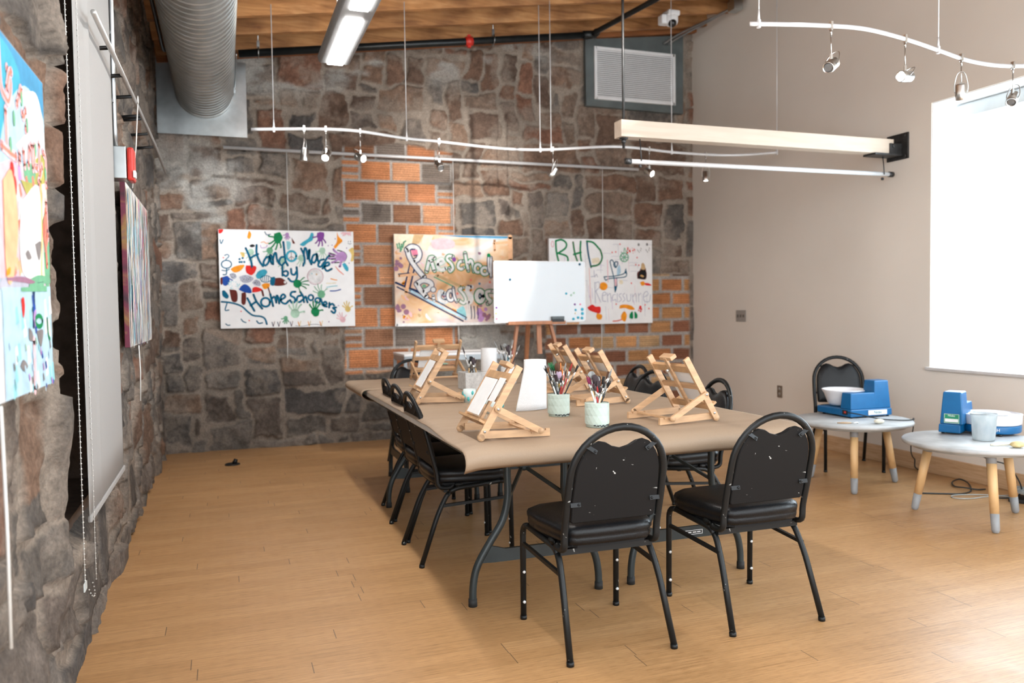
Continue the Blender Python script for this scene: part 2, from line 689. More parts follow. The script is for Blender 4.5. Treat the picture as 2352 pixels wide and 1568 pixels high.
masonry(mk2, 3.7, 0.2, 0.285, 0.156, 0.030,
        [(.50, .21, .085), (.58, .30, .13), (.30, .13, .075), (.16, .085, .06), (.56, .36, .19)], [.25, .22, .25, .14, .14], 8, 0)
P = np.stack([U, -h, V], -1)
P[..., 1] = np.where(U > RW - 0.06, np.minimum(P[..., 1], 0.0), P[..., 1])
keep = (V < 3.82 + 0.147 * U)[:-1, :-1] & (U < RW + 0.06)[:-1, :-1]
wall_mesh('wall_back', P, C, tile, keep, M_STONE)

# left wall, with the deep opening behind the blind
NY0, NY1, NZ0 = -4.97, -3.72, 0.50
uu = np.concatenate([np.arange(-6.75, -3.4, 0.0095), np.arange(-3.4, 0.03, 0.0135)])
vv = np.arange(-0.02, 3.90, 0.0125)
U, V = np.meshgrid(uu, vv)
h, t, I, n, rng = rubble(U, V, 23, 0.105)
C = stone_colour(U, V, t, I, n, rng, np.clip(0.62 + 0.2 * sstep(1.2, 0.4, V), 0, 1))
C = C * 0.86
ed = np.maximum(np.maximum(NY0 - U, U - NY1), NZ0 - V)      # distance outside the opening
wav = (0.05 + 0.07 * (U < -4.5)) * (0.8 * vn(V * 3.1 + 5, U * 0 + 0.5, 51) + 0.2 * vn(V * 9, U * 0 + 0.5, 55) - 0.4)
ed = ed + wav
h = h + 0.05 * sstep(0.22, 0.07, ed) * sstep(0.0, 0.05, ed) * (U < -4.6)
h = np.where(ed > 0.14, np.minimum(h, 0.030), h)
h = np.where(ed < 0.05, h * sstep(-0.02, 0.05, ed) - 0.05 * sstep(0.05, -0.02, ed), h)
P = np.stack([h - 0.004, U, V], -1)
inside = ed < 0
keep = ~(inside[:-1, :-1] & inside[1:, 1:] & inside[1:, :-1] & inside[:-1, 1:])
wall_mesh('wall_left', P, C, np.zeros_like(U), keep, M_STONE)
# the opening: timber lined, dark window behind the blind
M_JAMB = mat('dark_old_timber', (0.10, 0.068, 0.05), 0.75, 0, 0.4, 14, 0.4, 40)
win = MB()
win.box((-0.24, NY0 - 0.03, 2.2), (0.42, 0.10, 3.5))
win.box((-0.24, NY1 + 0.03, 2.2), (0.42, 0.10, 3.5))
win.box((-0.24, (NY0 + NY1) / 2, NZ0 - 0.03), (0.42, 1.35, 0.10))
win.box((-0.43, (NY0 + NY1) / 2, 2.2), (0.06, 1.35, 3.5))
w1 = struct(win.build('window_1', M_JAMB))

# ------------------------------------------------------------------ right wall with two deep windows
m, nt, b = newmat('beige_plaster', 0.75)
ov = mapping(nt, (1, 1, 1))
nt.links.new(ramp(nt, noise(nt, ov, 1.3, 3), [(0.3, (0.76, 0.70, 0.625)), (0.7, (0.80, 0.74, 0.665))]), b.inputs['Base Color'])
bump(nt, b, noise(nt, ov, 180, 4), 0.12, 0.004)
b.inputs['Specular IOR Level'].default_value = 0.3
M_PLASTER = m
M_REVEAL = mat('white_reveal_paint', (0.84, 0.85, 0.85), 0.6, 0, 0.03, 6)
WZ0, WZ1 = 0.775, 2.77
WINS = [(-5.15, -3.26), (-7.9, -5.95)]
TW = 0.36
mb = MB()
xs = RW + TW / 2
mb.box((xs, -1.53, 2.5), (TW, 3.46, 5.0))
mb.box((xs, (-5.95 - 5.15) / 2, 2.5), (TW, 0.80, 5.0))
mb.box((xs, -8.5, 2.5), (TW, 1.2, 5.0))
for (a, c) in WINS:
    mb.box((xs, (a + c) / 2, WZ0 / 2), (TW, c - a, WZ0))
    mb.box((xs, (a + c) / 2, (WZ1 + 5) / 2), (TW, c - a, 5 - WZ1))
struct(mb.build('wall_right', M_PLASTER))

M_SHADE, nt, b = newmat('backlit_roller_shade', 0.8)
ov = mapping(nt, (1, 1, 1))
nt.links.new(ramp(nt, noise(nt, ov, 90, 2), [(0.3, (0.80, 0.82, 0.83)), (0.7, (0.84, 0.86, 0.87))]), b.inputs['Base Color'])
b.inputs['Emission Color'].default_value = (0.76, 0.90, 1.0, 1)
b.inputs['Emission Strength'].default_value = SHADE_E
M_SHADE2 = m2_ = M_SHADE.copy()
M_SHADE2.name = 'backlit_roller_shade_lowered'
M_SHADE2.node_tree.nodes['Principled BSDF'].inputs['Emission Strength'].default_value = SHADE_E2
M_ALU = mat('pale_aluminium', (0.66, 0.70, 0.71), 0.45, 0.3, 0.04, 10)
for k, (a, c) in enumerate(WINS):
    f = MB()
    yc, w, hh = (a + c) / 2, c - a, WZ1 - WZ0
    # thin painted lining of the opening
    f.box((RW + 0.17, c - 0.004, (WZ0 + WZ1) / 2), (0.325, 0.008, hh))
    f.box((RW + 0.17, a + 0.004, (WZ0 + WZ1) / 2), (0.325, 0.008, hh))
    f.box((RW + 0.17, yc, WZ1 - 0.004), (0.325, w - 0.016, 0.008))
    wo = struct(f.build('window_%d' % (k + 2), M_REVEAL))
    s_ = MB()
    s_.box((RW + 0.155, yc, WZ0 + 0.012), (0.36, w + 0.05, 0.024))
    s_.build('window_sill', mat('pale_sill', (0.62, 0.60, 0.58), 0.4, 0, 0.06, 6), wo, 0.004)
    s_ = MB()
    s_.box((RW + 0.285, yc, (WZ0 + WZ1) / 2), (0.006, w - 0.03, hh - 0.03))
    s_.build('roller_shade', M_SHADE if k == 0 else M_SHADE2, wo)
    s_ = MB()
    s_.box((RW + 0.245, yc, WZ1 - 0.065), (0.07, w - 0.06, 0.10))
    s_.build('shade_cassette', M_ALU, wo, 0.006)

# baseboard on the right wall
m, nt, b = newmat('oak_trim', 0.45)
nt.links.new(ramp(nt, noise(nt, mapping(nt, (3, 1.2, 14)), 2.5, 5, 2.2), [(0.35, (0.50, 0.31, 0.165)), (0.65, (0.62, 0.42, 0.25))]), b.inputs['Base Color'])
mb = MB()
mb.box((RW - 0.011, -4.45, 0.065), (0.022, 8.84, 0.13))
struct(mb.build('baseboard_right', m, None, 0.004))

# ------------------------------------------------------------------ ceiling: sloping boards over open joists
m, nt, b = newmat('old_timber', 0.7)
v1 = mapping(nt, (1.2, 9, 9))
c1 = ramp(nt, noise(nt, v1, 2.2, 6, 0.8), [(0.28, (0.25, 0.105, 0.034)), (0.5, (0.46, 0.215, 0.075)), (0.75, (0.62, 0.34, 0.145))])
c2 = ramp(nt, noise(nt, mapping(nt, (1, 1, 1)), 2.6, 4), [(0.35, (0.55, 0.5, 0.48)), (0.6, (1.1, 1.1, 1.1))])
nt.links.new(mix(nt, 0.9, c1, c2, 'MULTIPLY'), b.inputs['Base Color'])
bump(nt, b, noise(nt, v1, 6, 5), 0.3, 0.01)
M_TIMBER = m
ang = math.atan(0.147)


def joist(y, w, d, x0=0.02, x1=RW - 0.01, zoff=0.0):
    j = MB()
    j.bar((x0, y, roof(x0) + d / 2 + zoff), (x1, y, roof(x1) + d / 2 + zoff), w, d)
    return j


dk = MB()
dk.bar((-0.3, -4.4, roof(-0.3) + 0.32), (RW + 0.3, -4.4, roof(RW + 0.3) + 0.32), 9.2, 0.05)
ce = struct(dk.build('ceiling', mat('ceiling_boards', (0.17, 0.085, 0.035), 0.75, 0, 0.35, 5, 0.3, 30, stretch=(6, 0.6, 1))))
yj = [-0.28] + [-0.70 - 0.445 * i for i in range(18)]
for y in yj:
    joist(y, 0.05, 0.285).build('joist', M_TIMBER, ce)
led = joist(-0.075, 0.07, 0.12, zoff=-0.005)
struct(led.build('trim_1', mat('ledger_timber', (0.30, 0.11, 0.035), 0.7, 0, 0.35, 6, stretch=(0.3, 4, 4))))
# ------------------------------------------------------------------ stacking chairs
m, nt, b = newmat('scuffed_black_board', 0.6)
b.inputs['Specular IOR Level'].default_value = 0.22
ov = mapping(nt, (1, 1, 1))
sc_ = ramp(nt, noise(nt, mapping(nt, (1, 1, 1)), 26, 3, 0.4), [(0.712, (0, 0, 0)), (0.735, (1, 1, 1))])
sc2 = ramp(nt, noise(nt, mapping(nt, (9, 40, 30)), 1.6, 3, 0.6), [(0.725, (0, 0, 0)), (0.745, (0.5, 0.5, 0.5))])
k_ = mix(nt, 1.0, sc_, sc2, 'ADD')
nt.links.new(mix(nt, k_, (0.006, 0.006, 0.0065), (0.50, 0.50, 0.48)), b.inputs['Base Color'])
M_BOARD = m
m, nt, b = newmat('scuffed_black_tube', 0.42)
b.inputs['Specular IOR Level'].default_value = 0.3
sc_ = ramp(nt, noise(nt, mapping(nt, (1, 1, 1)), 34, 4, 0.5), [(0.70, (0, 0, 0)), (0.73, (0.8, 0.8, 0.8))])
nt.links.new(mix(nt, sc_, (0.006, 0.007, 0.0075), (0.42, 0.42, 0.40)), b.inputs['Base Color'])
M_TUBE = m
M_RIVET = mat('pale_rivet', (0.62, 0.63, 0.63), 0.4, 0.2, 0.05, 40)
M_THREAD = mat('torn_lining', (0.70, 0.69, 0.66), 0.8, 0, 0.1, 40)


def yb(z):
    return -0.15 - 0.25 * (z - 0.45)


def make_chair(label):
    t = thing('stacking_chair', label, 'chair')
    # seat cushion: rounded trapezoid built from stacked outlines
    out = []
    hw = lambda y: 0.172 + 0.045 * min(1, max(0, (y + 0.16) / 0.25))
    c0 = [(0.150, -0.165), (0.182, -0.13), (0.200, -0.04), (0.215, 0.06), (0.220, 0.15), (0.205, 0.205), (0.160, 0.238), (0.08, 0.248), (0.0, 0.25)]
    c1 = [(-x, y) for x, y in reversed(c0[:-1])] + [(-0.08, -0.172), (0.0, -0.174), (0.08, -0.172)]
    out = c0 + c1
    cy = 0.04

    def ring(k, z, dome=0):
        return [(x * k, cy + (y - cy) * k, z) for x, y in out]
    mb = MB()
    mb.rings([ring(0.90, 0.404), ring(0.965, 0.407), ring(0.985, 0.418), ring(0.985, 0.430), ring(0.975, 0.436), ring(0.997, 0.442), ring(1.0, 0.455), ring(0.975, 0.468), ring(0.90, 0.477), ring(0.70, 0.484), ring(0.35, 0.487), ring(0.03, 0.488)])
    seat = mb.build('seat', M_VINYL, t)
    mb = MB()
    mb.prism([(x * 0.92, cy + (y - cy) * 0.92) for x, y in out], 0.010, Matrix.Translation((0, 0, 0.399)))
    mb.build('seat_board', M_BOARD, seat)
    # two side frames: front leg, seat rail and rear leg bent from one tube
    for s in (-1, 1):
        F = fillet([(s * .2125, .237, 0.012), (s * .2125, .232, .405), (s * .19, -.085, .376), (s * .20, -.150, 0.26), (s * .2125, -.240, 0.012)], .055)
        n = len(F)
        cut = max(i for i in range(n) if F[i].y > 0.15)
        cut2 = min(i for i in range(n) if F[i].y < -0.08)
        mb = MB()
        mb.tube(F[:cut + 1], 0.0125, 8, up=(1, 0, 0))
        mb.cyl((s * .2125, .237, 0), (s * .2125, .237, 0.016), 0.0140, None, 10)
        l1 = mb.build('leg', M_TUBE, t)
        for z in (0.075, 0.20, 0.0):
            if z:
                mb = MB()
                mb.cyl((s * .2125, .2355 - .0005, z), (s * .2125, .2205, z), 0.0075, 0.006, 10)
                mb.build('rivet', M_RIVET, l1, label='pale round rivet on the front leg')
        mb = MB()
        mb.tube(F[cut:cut2 + 1], 0.0125, 8, up=(1, 0, 0))
        mb.build('seat_rail', M_TUBE, t)
        mb = MB()
        mb.tube(F[cut2:], 0.0125, 8, up=(1, 0, 0))
        mb.cyl((s * .2125, -.240, 0), (s * .2122, -.2385, 0.016), 0.0140, None, 10)
        mb.build('leg', M_TUBE, t)
        mb = MB()
        mb.bar((s * .2125, .234, .318), (s * .199, -.138, .296), 0.014, 0.014)
        mb.build('stretcher', M_TUBE, t)
    mb = MB()
    mb.bar((-.192, -.105, .372), (.192, -.105, .372), 0.020, 0.022)
    mb.bar((-.2, .10, .385), (.2, .10, .385), 0.018, 0.018)
    mb.build('cross_bar', M_TUBE, t)
    # hoop of the back, flat oval tube running under the seat
    L = [(-.190, -.02, .402), (-.190, -.085, .385), (-.191, -.142, .395), (-.191, yb(.46), .46), (-.192, yb(.56), .56), (-.191, yb(.63), .63)]
    arch = [(-.190 * math.cos(a), yb(.665 + .185 * math.sin(a)), .665 + .185 * math.sin(a)) for a in [PI * i / 18 for i in range(19)]]
    path = smooth_path([L[0]] + L[1:], 4) + arch + list(reversed([Vector((-p[0], p[1], p[2])) for p in smooth_path(L, 4)]))
    mb = MB()
    mb.tube(path, 0.0135, 10, flat=(1.05, 0.85), up=(0, 1, 0.25))
    mb.build('back_frame', M_TUBE, t)
    # back panel: hard board behind, padded vinyl in front, scooped hand hold
    R = .168
    sh = [(R * math.cos(a), .665 + R * math.sin(a)) for a in [math.radians(x) for x in (0, 10, 20, 30, 40, 48)]]
    hook = [(.088, .800), (.062, .795), (.035, .779), (.0, .770)]
    half = [(.166, .492), (.172, .50), (.174, .58)] + [(x + 0.002, z) for x, z in sh] + hook
    outl = half + [(-x, z) for x, z in reversed(half[:-1])]

    def pan(k, off):
        return [(x * k, yb(.65 + (z - .65) * k) + off, .65 + (z - .65) * k) for x, z in outl]
    mb = MB()
    mb.rings([pan(0.985, -.006), pan(1.0, -.003), pan(1.0, .003)], False)
    bk = mb.build('backrest', M_BOARD, t)
    mb = MB()
    mb.rings([pan(1.0, .003), pan(1.005, .010), pan(0.985, .018), pan(0.93, .024), pan(0.75, .028), pan(0.4, .030), pan(.05, .031)], True)
    mb.build('back_cushion', M_VINYL, bk)
    for s in (-1, 1):
        for z, x in ((0.565, .170), (0.775, .128)):
            mb = MB()
            mb.bar((s * (x + .012), yb(z) - .009, z + (.012 if z > .7 else 0)), (s * (x - .028), yb(z) - .009, z - (.014 if z > .7 else 0)), 0.004, 0.016, up=(0, .25, 1))
            mb.cyl((s * (x - .02), yb(z) - .009, z - (.010 if z > .7 else 0)), (s * (x - .02), yb(z) - .0135, z - (.010 if z > .7 else 0)), .005, None, 8)
            mb.build('bracket', M_BLACK, bk)
    return t


CH = make_chair('black stacking chair in the foreground, seen from behind, nearer the left leg of the table')
CH.location = (1.877, -5.08, 0)
GC = 'black stacking chairs'
CH['group'] = GC
dup(CH, (2.57, -5.067, 0), 0.0, 'black stacking chair in the foreground on the right, its whole back frame visible', GC)
for (x, y, r, l) in [
    (1.665, -3.825, -PI / 2, 'black stacking chair on the left of the table, nearest of the row of three'),
    (1.69, -3.365, -PI / 2 + 0.02, 'black stacking chair on the left of the table, middle of the row of three'),
    (1.72, -2.905, -PI / 2 - 0.02, 'black stacking chair on the left of the table, farthest of the row of three'),
    (2.99, -3.90, PI / 2 - 0.12, 'black stacking chair right of the table, nearest of that side'),
    (2.98, -3.22, PI / 2 + 0.10, 'black stacking chair right of the table, half hidden behind the near right easel'),
    (3.12, -2.72, PI / 2 - 0.05, 'black stacking chair right of the table, farthest of that side'),
    (2.06, -1.36, PI + 0.12, 'dark stacking chair at the far table end, before the metal side table'),
    (5.13, -2.84, PI - 0.46, 'black stacking chair alone against the beige wall behind the round table'),
]:
    dup(CH, (x, y, 0), r, l, GC)

# ------------------------------------------------------------------ folding tables
M_TTOP = mat('pale_grey_plastic', (0.62, 0.62, 0.60), 0.55, 0, 0.06, 15, 0.1, 120)
M_TLEG = mat('grey_green_enamel', (0.018, 0.026, 0.028), 0.38, 0.1, 0.2, 15)
M_RUBBER = mat('black_rubber', (0.012, 0.012, 0.012), 0.7, 0, 0.2, 30)


def make_table(label, Lh):
    """long side along Y, half length Lh"""
    t = thing('folding_table', label, 'table')
    mb = MB()
    mb.box((0, 0, .714), (.752, 2 * Lh, .044))
    mb.build('tabletop', M_TTOP, t, 0.012, seg=3)
    mb = MB()
    for s in (-1, 1):
        mb.box((s * .33, 0, .680), (.022, 2 * Lh - .1, .026))
    mb.build('side_rail', M_TLEG, t)
    for e in (-1, 1):
        yl = e * (Lh - .28)
        for s in (-1, 1):
            p = smooth_path([(s * .135, yl, .692), (s * .135, yl, .56), (s * .135, yl, .46), (s * .160, yl, .36), (s * .225, yl, .26), (s * .278, yl, .17), (s * .297, yl, .09), (s * .300, yl, .012)], 5)
            mb = MB()
            mb.tube(p, .0165, 10, up=(0, 1, 0))
            lg = mb.build('leg', M_TLEG, t)
            mb = MB()
            mb.cyl((s * .300, yl, 0), (s * .300, yl, .034), .0195, .0185, 12)
            mb.build('rubber_foot', M_RUBBER, lg)
        mb = MB()
        mb.prism([(-.262, .185), (-.20, .182), (.20, .182), (.262, .185), (.225, .258), (.15, .237), (-.15, .237), (-.225, .258)], 0.016,
                 Matrix.Translation((0, yl, 0)) @ Matrix.Rotation(PI / 2, 4, 'X'))
        bar = mb.build('cross_bar', M_TLEG, t)
        # folding brace: two short links to the legs and one long link to the underside
        jn = (0, yl - e * .17, .56)
        mb = MB()
        for s in (-1, 1):
            mb.bar((s * .130, yl, .455), jn, .014, .014)
        mb.bar(jn, (0, yl - e * .46, .688), .018, .018)
        mb.lathe([(.012, -.022), (.022, -.022), (.022, .022), (.012, .022)], (0, 0, 0), 14, Matrix.Translation(jn) @ Matrix.Rotation(PI / 2, 4, 'X'))
        mb.build('brace', M_TLEG, t)
    return t


TB = make_table('folding table under brown paper, left of the two lengthwise ones', 1.22)
TB.location = (1.81, -3.69, 0)
TB['group'] = 'folding tables under brown paper'
T2 = dup(TB, (2.575, -3.69, 0), 0.0, 'folding table under brown paper, right of the two lengthwise ones', 'folding tables under brown paper')
for cbar in list(T2.children):
    if cbar.name.startswith('cross_bar') and cbar.data.vertices[0].co.y < 0:
        yl = -(1.22 - .28)
        mb = MB()
        mb.box((.03, yl - .009, .209), (.10, .002, .022))
        mb.cm = 1
        for zz in (.2185, .1995):
            mb.box((.03, yl - .0105, zz), (.098, .001, .0018))
        for xx in (-.018, .008, .035, .058, .078):
            mb.box((xx, yl - .0105, .209), (.0018 if xx in (-.018, .078) else .018, .001, .019 if xx in (-.018, .078) else .004))
        mb.build('sticker', [mat('black_sticker', (0.03, 0.03, 0.03), 0.5, 0, 0.1, 20), M_WHITE], cbar, label='black sticker with white outline')
TB2 = make_table('folding table set crosswise at the far end under brown paper', 0.915)
TB2.location = (2.35, -2.07, 0)
TB2.rotation_euler = (0, 0, PI / 2)
TB2['group'] = 'folding tables under brown paper'

# ------------------------------------------------------------------ brown kraft paper over the tables
m, nt, b = newmat('kraft_paper', 0.62)
ov = mapping(nt, (1, 1, 1))
c1 = ramp(nt, noise(nt, ov, 380, 3), [(0.3, (0.300, 0.215, 0.145)), (0.7, (0.340, 0.250, 0.172))])
c2 = ramp(nt, noise(nt, mapping(nt, (0.5, 7, 1)), 1.2, 3, 0.4), [(0.35, (0.93, 0.92, 0.91)), (0.65, (1.05, 1.05, 1.05))])
nt.links.new(mix(nt, 1.0, c1, c2, 'MULTIPLY'), b.inputs['Base Color'])
bump(nt, b, noise(nt, mapping(nt, (0.6, 5, 1)), 1.3, 3, 0.8), 0.25, 0.03)
M_KRAFT = m


def sheet(x0, x1, prof, wav, name, label):
    """prof: (y, z, wobble weight) from front to back"""
    mb = MB()
    nx = 72
    rows = []
    for (y, z, w) in prof:
        r = []
        for i in range(nx + 1):
            x = x0 + (x1 - x0) * i / nx
            r.append((x, y + w * 0.012 * math.sin(x * 5.1 + 1) + w * 0.006 * math.sin(x * 13), z + w * 0.006 * math.sin(x * 4.2)))
        rows.append(r)
    mb.grid(rows)
    o = mb.build(name, M_KRAFT, None, solid=0.0016)
    tag(o, label, 'paper')
    return mb, o


prof = [(-4.950, .655, 1), (-4.968, .672, 1), (-4.975, .692, .8), (-4.970, .712, .5), (-4.955, .728, .25), (-4.930, .738, .1), (-4.90, .7432, .03)]
ys = [-4.86 + i * (2.40 / 40) for i in range(41)]
prof += [(y, .7435 + 0.0006 * math.sin(y * 19), 0) for y in ys]
mb = MB()
rows = []
for (y, z, w) in prof:
    r = []
    xs_ = [1.424, 1.428, 1.432, 1.437, 1.443, 1.450] + [1.46 + (2.985 - 1.46) * i / 64 for i in range(65)]
    for k, x in enumerate(xs_):
        zz = z + w * 0.005 * math.sin(x * 4.2)
        if k < 6 and y > -4.93:
            f = (6 - k) / 6
            zz = z - 0.014 * f ** 1.5
        if k < 6 and y <= -4.93:
            zz = z - 0.012 * ((6 - k) / 6)
        yy = y + w * (0.010 * math.sin(x * 5.1 + 1) + 0.004 * math.sin(x * 13))
        xx = x if k >= 6 else x - 0.034 * (6 - k) / 6 * float(sstep(-4.15, -4.75, y))
        r.append((xx, yy, zz))
    rows.append(r)
mb.grid(rows)
KP = mb.build('paper_sheet', M_KRAFT, None, solid=0.0016)
tag(KP, 'brown kraft paper sheet over the two lengthwise tables, curling down at the near end', 'paper')
mb = MB()
fx0 = 1.425
cp = [(fx0 + .13, .668), (fx0 + .06, .664), (fx0 + .01, .672), (fx0 - .022, .695), (fx0 - .030, .715), (fx0 - .018, .735), (fx0 + .01, .7438), (fx0 + .05, .7445)]
cp = [(p.x, p.z) for p in smooth_path([(x, 0, z) for x, z in cp], 4)]
cp += [(fx0 + .05 + (1.80 * i / 30), .7445) for i in range(1, 31)]
rows = []
for i in range(13):
    y = -2.462 + i * (0.80 / 12)
    rows.append([(x, y, z) for x, z in cp])
mb.grid(rows)
tag(mb.build('paper_sheet', M_KRAFT, None, solid=0.0016), 'brown kraft paper sheet over the far table, its left end rolled under', 'paper')

# ------------------------------------------------------------------ tabletop easels
M_BEECH_D = mat('paint_marked_beech', (0.50, 0.30, 0.15), 0.55, 0, 0.25, 16, 0, 60)
M_PAINTY = mat('dried_paint', (0.05, 0.045, 0.06), 0.6, 0, 0.9, 30)
M_CANVAS = mat('primed_canvas', (0.80, 0.81, 0.81), 0.8, 0, 0.03, 25, 0.1, 300)
M_BOLT = mat('zinc_bolt', (0.6, 0.6, 0.58), 0.35, 0.9, 0.1, 40)


def make_easel(label, w=0.285, stained=True):
    """faces local -Y (front); frame leans back towards +Y. origin on the table"""
    t = thing('tabletop_easel', label, 'easel')
    hw = w / 2
    foot, top = Vector((0, 0, .006)), Vector((0, .178, .298))
    ax = (top - foot).normalized()
    nrm = Vector((0, -ax.z, ax.y))            # towards the front
    for s in (-1, 1):
        mb = MB()
        mb.bar(foot + Vector((s * hw, 0, 0)) + ax * .012, top + Vector((s * hw, 0, 0)), .013, .030, up=nrm)
        mb.cyl((s * hw - .0065, foot.y + ax.y * .012, foot.z + ax.z * .012), (s * hw + .0065, foot.y + ax.y * .012, foot.z + ax.z * .012), .015, None, 14)
        mb.build('side_rail', M_BEECH, t)
        # base rail with notches at the rear
        xb = s * (hw - .016)
        mb = MB()
        b0, b1 = .022, .315
        o_ = [(b0, .018), (b1 - .105, .018), (b1 - .105, .018), (b1, .018)]
        pr = [(b0, .010), (b1, .002), (b1, .034), (b1 - .018, .034), (b1 - .018, .026), (b1 - .028, .026), (b1 - .028, .034), (b1 - .052, .034), (b1 - .052, .026), (b1 - .062, .026), (b1 - .062, .034),
              (b1 - .086, .034), (b1 - .086, .026), (b1 - .096, .026), (b1 - .096, .034), (b0, .040)]
        Mx = Matrix.Translation((xb, 0, 0)) @ Matrix(((0, 0, 1, 0), (1, 0, 0, 0), (0, 1, 0, 0), (0, 0, 0, 1)))
        mb.prism(pr, .013, Mx)
        mb.build('base_rail', M_BEECH, t)
        # prop arm
        xa = s * (hw + .014)
        p0, p1 = foot + ax * .145, Vector((0, .262, .030))
        mb = MB()
        mb.bar((xa, p0.y, p0.z), (xa, p1.y, p1.z), .012, .026, up=(0, 0, 1))
        mb.cyl((xa - .006, p0.y, p0.z), (xa + .006, p0.y, p0.z), .0135, None, 14)
        mb.cyl((xa - .006, p1.y, p1.z), (xa + .006, p1.y, p1.z), .0135, None, 14)
        arm = mb.build('prop_arm', M_BEECH, t)
        mb = MB()
        for q in (p0, foot + ax * .040):
            mb.cyl((s * (hw + .004), q.y, q.z), (s * (hw + .0235 if q is p0 else hw + .010), q.y, q.z), .0055, None, 10)
        mb.build('bolt', M_BOLT, arm)
    mb = MB()
    mb.bar((-hw - .014, .262, .030), (hw + .014, .262, .030), .008, .008)
    mb.bar((-hw, .235, .022), (hw, .235, .022), .012, .008)
    mb.build('rear_rod', M_BEECH, t)
    for d, nm, hh in ((.285, 'top_rail', .034), (.185, 'middle_rail', .026)):
        p = foot + ax * d
        mb = MB()
        mb.bar((-hw, p.y, p.z), (hw, p.y, p.z), .020 if nm == 'top_rail' else .012, hh, up=ax)
        mb.build(nm, M_BEECH_D if stained and nm == 'top_rail' else M_BEECH, t)
    # lower ledge that carries the canvas, sliding centre mast with a clamp
    p = foot + ax * .075
    mb = MB()
    mb.bar((-hw, p.y, p.z), (hw, p.y, p.z), .016, .026, up=ax)
    q = p + nrm * .022
    mb.bar((-hw * .98, q.y, q.z - .004), (hw * .98, q.y, q.z - .004), .044, .010, up=ax)
    mb.build('ledge', M_BEECH_D if stained else M_BEECH, t)
    mb = MB()
    a_, b_ = foot + ax * .06 - nrm * .012, foot + ax * .345 - nrm * .012
    mb.bar(a_, b_, .020, .011, up=nrm)
    mast = mb.build('centre_mast', M_BEECH, t)
    c_ = foot + ax * .340 + nrm * .004
    mb = MB()
    mb.bar((-.045, c_.y, c_.z), (.045, c_.y, c_.z), .036, .020, up=ax)
    mb.build('clamp', M_BEECH, mast, 0.003)
    mb = MB()
    kx = foot + ax * .285 - nrm * .02
    mb.cyl(kx, kx - nrm * .018, .007, None, 10)
    mb.build('knob', M_BOLT, mast)
    return t


def canvas_on(loc, rz, w, h, label, off=0.0, name='canvas_panel', cat='canvas', group='blank white canvases on the easels', d0=.092, th=.006):
    foot, top = Vector((0, 0, .006)), Vector((0, .178, .298))
    ax = (top - foot).normalized()
    nrm = Vector((0, -ax.z, ax.y))
    mb = MB()
    a_ = ax * d0 + nrm * .0135 + foot
    b_ = a_ + ax * h
    mb.bar((off, a_.y, a_.z), (off, b_.y, b_.z), w, th, up=nrm)
    o = mb.build(name, M_CANVAS, None, 0.0015)
    o.location = loc
    o.rotation_euler = (0, 0, rz)
    return tag(o, label, cat, group)


EAS = [  # x, y (middle of the feet), heading of the front, label
    (1.487, -4.685, -PI / 2 + 0.02, 'paint-stained tabletop easel at the near left corner of the table'),
    (1.555, -3.315, -PI / 2 - 0.06, 'tabletop easel on the left side of the table, behind the nearest left one'),
    (2.06, -1.77, PI + 0.05, 'tabletop easel at the far end facing away, with paint tubes on its ledge'),
    (2.74, -3.10, PI / 2 - 0.05, 'tabletop easel seen from the back between the paper towel roll and the brick wall'),
    (2.63, -3.79, PI / 2 + 0.05, 'tabletop easel seen from the back, in the middle of the three on the right side'),
    (2.668, -4.58, PI / 2 + 0.10, 'tabletop easel at the near right of the table, seen from the back'),
]
E0 = make_easel(EAS[0][3])
GE = 'tabletop easels'
for k, (x, y, r, l) in enumerate(EAS):
    if k == 0:
        E0.location = (x, y, PT)
        E0.rotation_euler = (0, 0, r)
        E0['group'] = GE
    elif k == 2:
        E3 = make_easel(l, 0.355, False)
        E3.location = (x, y, PT)
        E3.rotation_euler = (0, 0, r)
        E3['group'] = GE
    else:
        dup(E0, (x, y, PT), r, l, GE)
cl = ['narrow white canvas on the stained near left easel', 'narrow white canvas on the second left easel', 'white canvas leaning on the far end easel', 'white canvas on the right easel nearest the brick wall',
      'white canvas on the middle right easel', 'white canvas on the near right easel']
cw = [(.15, .172, -.055), (.17, .172, -.02), (.14, .20, .06), (.18, .172, 0), (.17, .172, .01), (.18, .172, -.01)]
for k, (x, y, r, l) in enumerate(EAS):
    w_, h_, o_ = cw[k]
    canvas_on((x, y, PT), r, w_, h_, cl[k], o_)
# ------------------------------------------------------------------ spiral duct
m, nt, b = newmat('spiral_duct_metal', 0.40)
b.inputs['Metallic'].default_value = 0.75
nt.links.new(ramp(nt, noise(nt, mapping(nt, (3, 1.2, 3)), 3, 4), [(0.3, (0.42, 0.45, 0.45)), (0.7, (0.56, 0.59, 0.59))]), b.inputs['Base Color'])
M_DUCT = m
t = thing('spiral_duct', 'large round galvanised spiral duct running to the stone wall in the ceiling corner', 'duct', (0.417, -0.06, 3.285))
prof = [(.243, 0.0)]
z = 0.0
while z < 5.6:
    prof += [(.2432, z + .004), (.2485, z + .008), (.2485, z + .014), (.2385, z + .016), (.2385, z + .022), (.2432, z + .025), (.2432, z + .050)]
    z += .086
Mx = Matrix(((1, 0.030, 0, 0), (0, 0, -1, 0), (0, 1, 0, 0), (0, 0, 0, 1)))
Mx = Matrix.Translation((0, 0, 0)) @ Matrix.Rotation(PI / 2, 4, 'X')
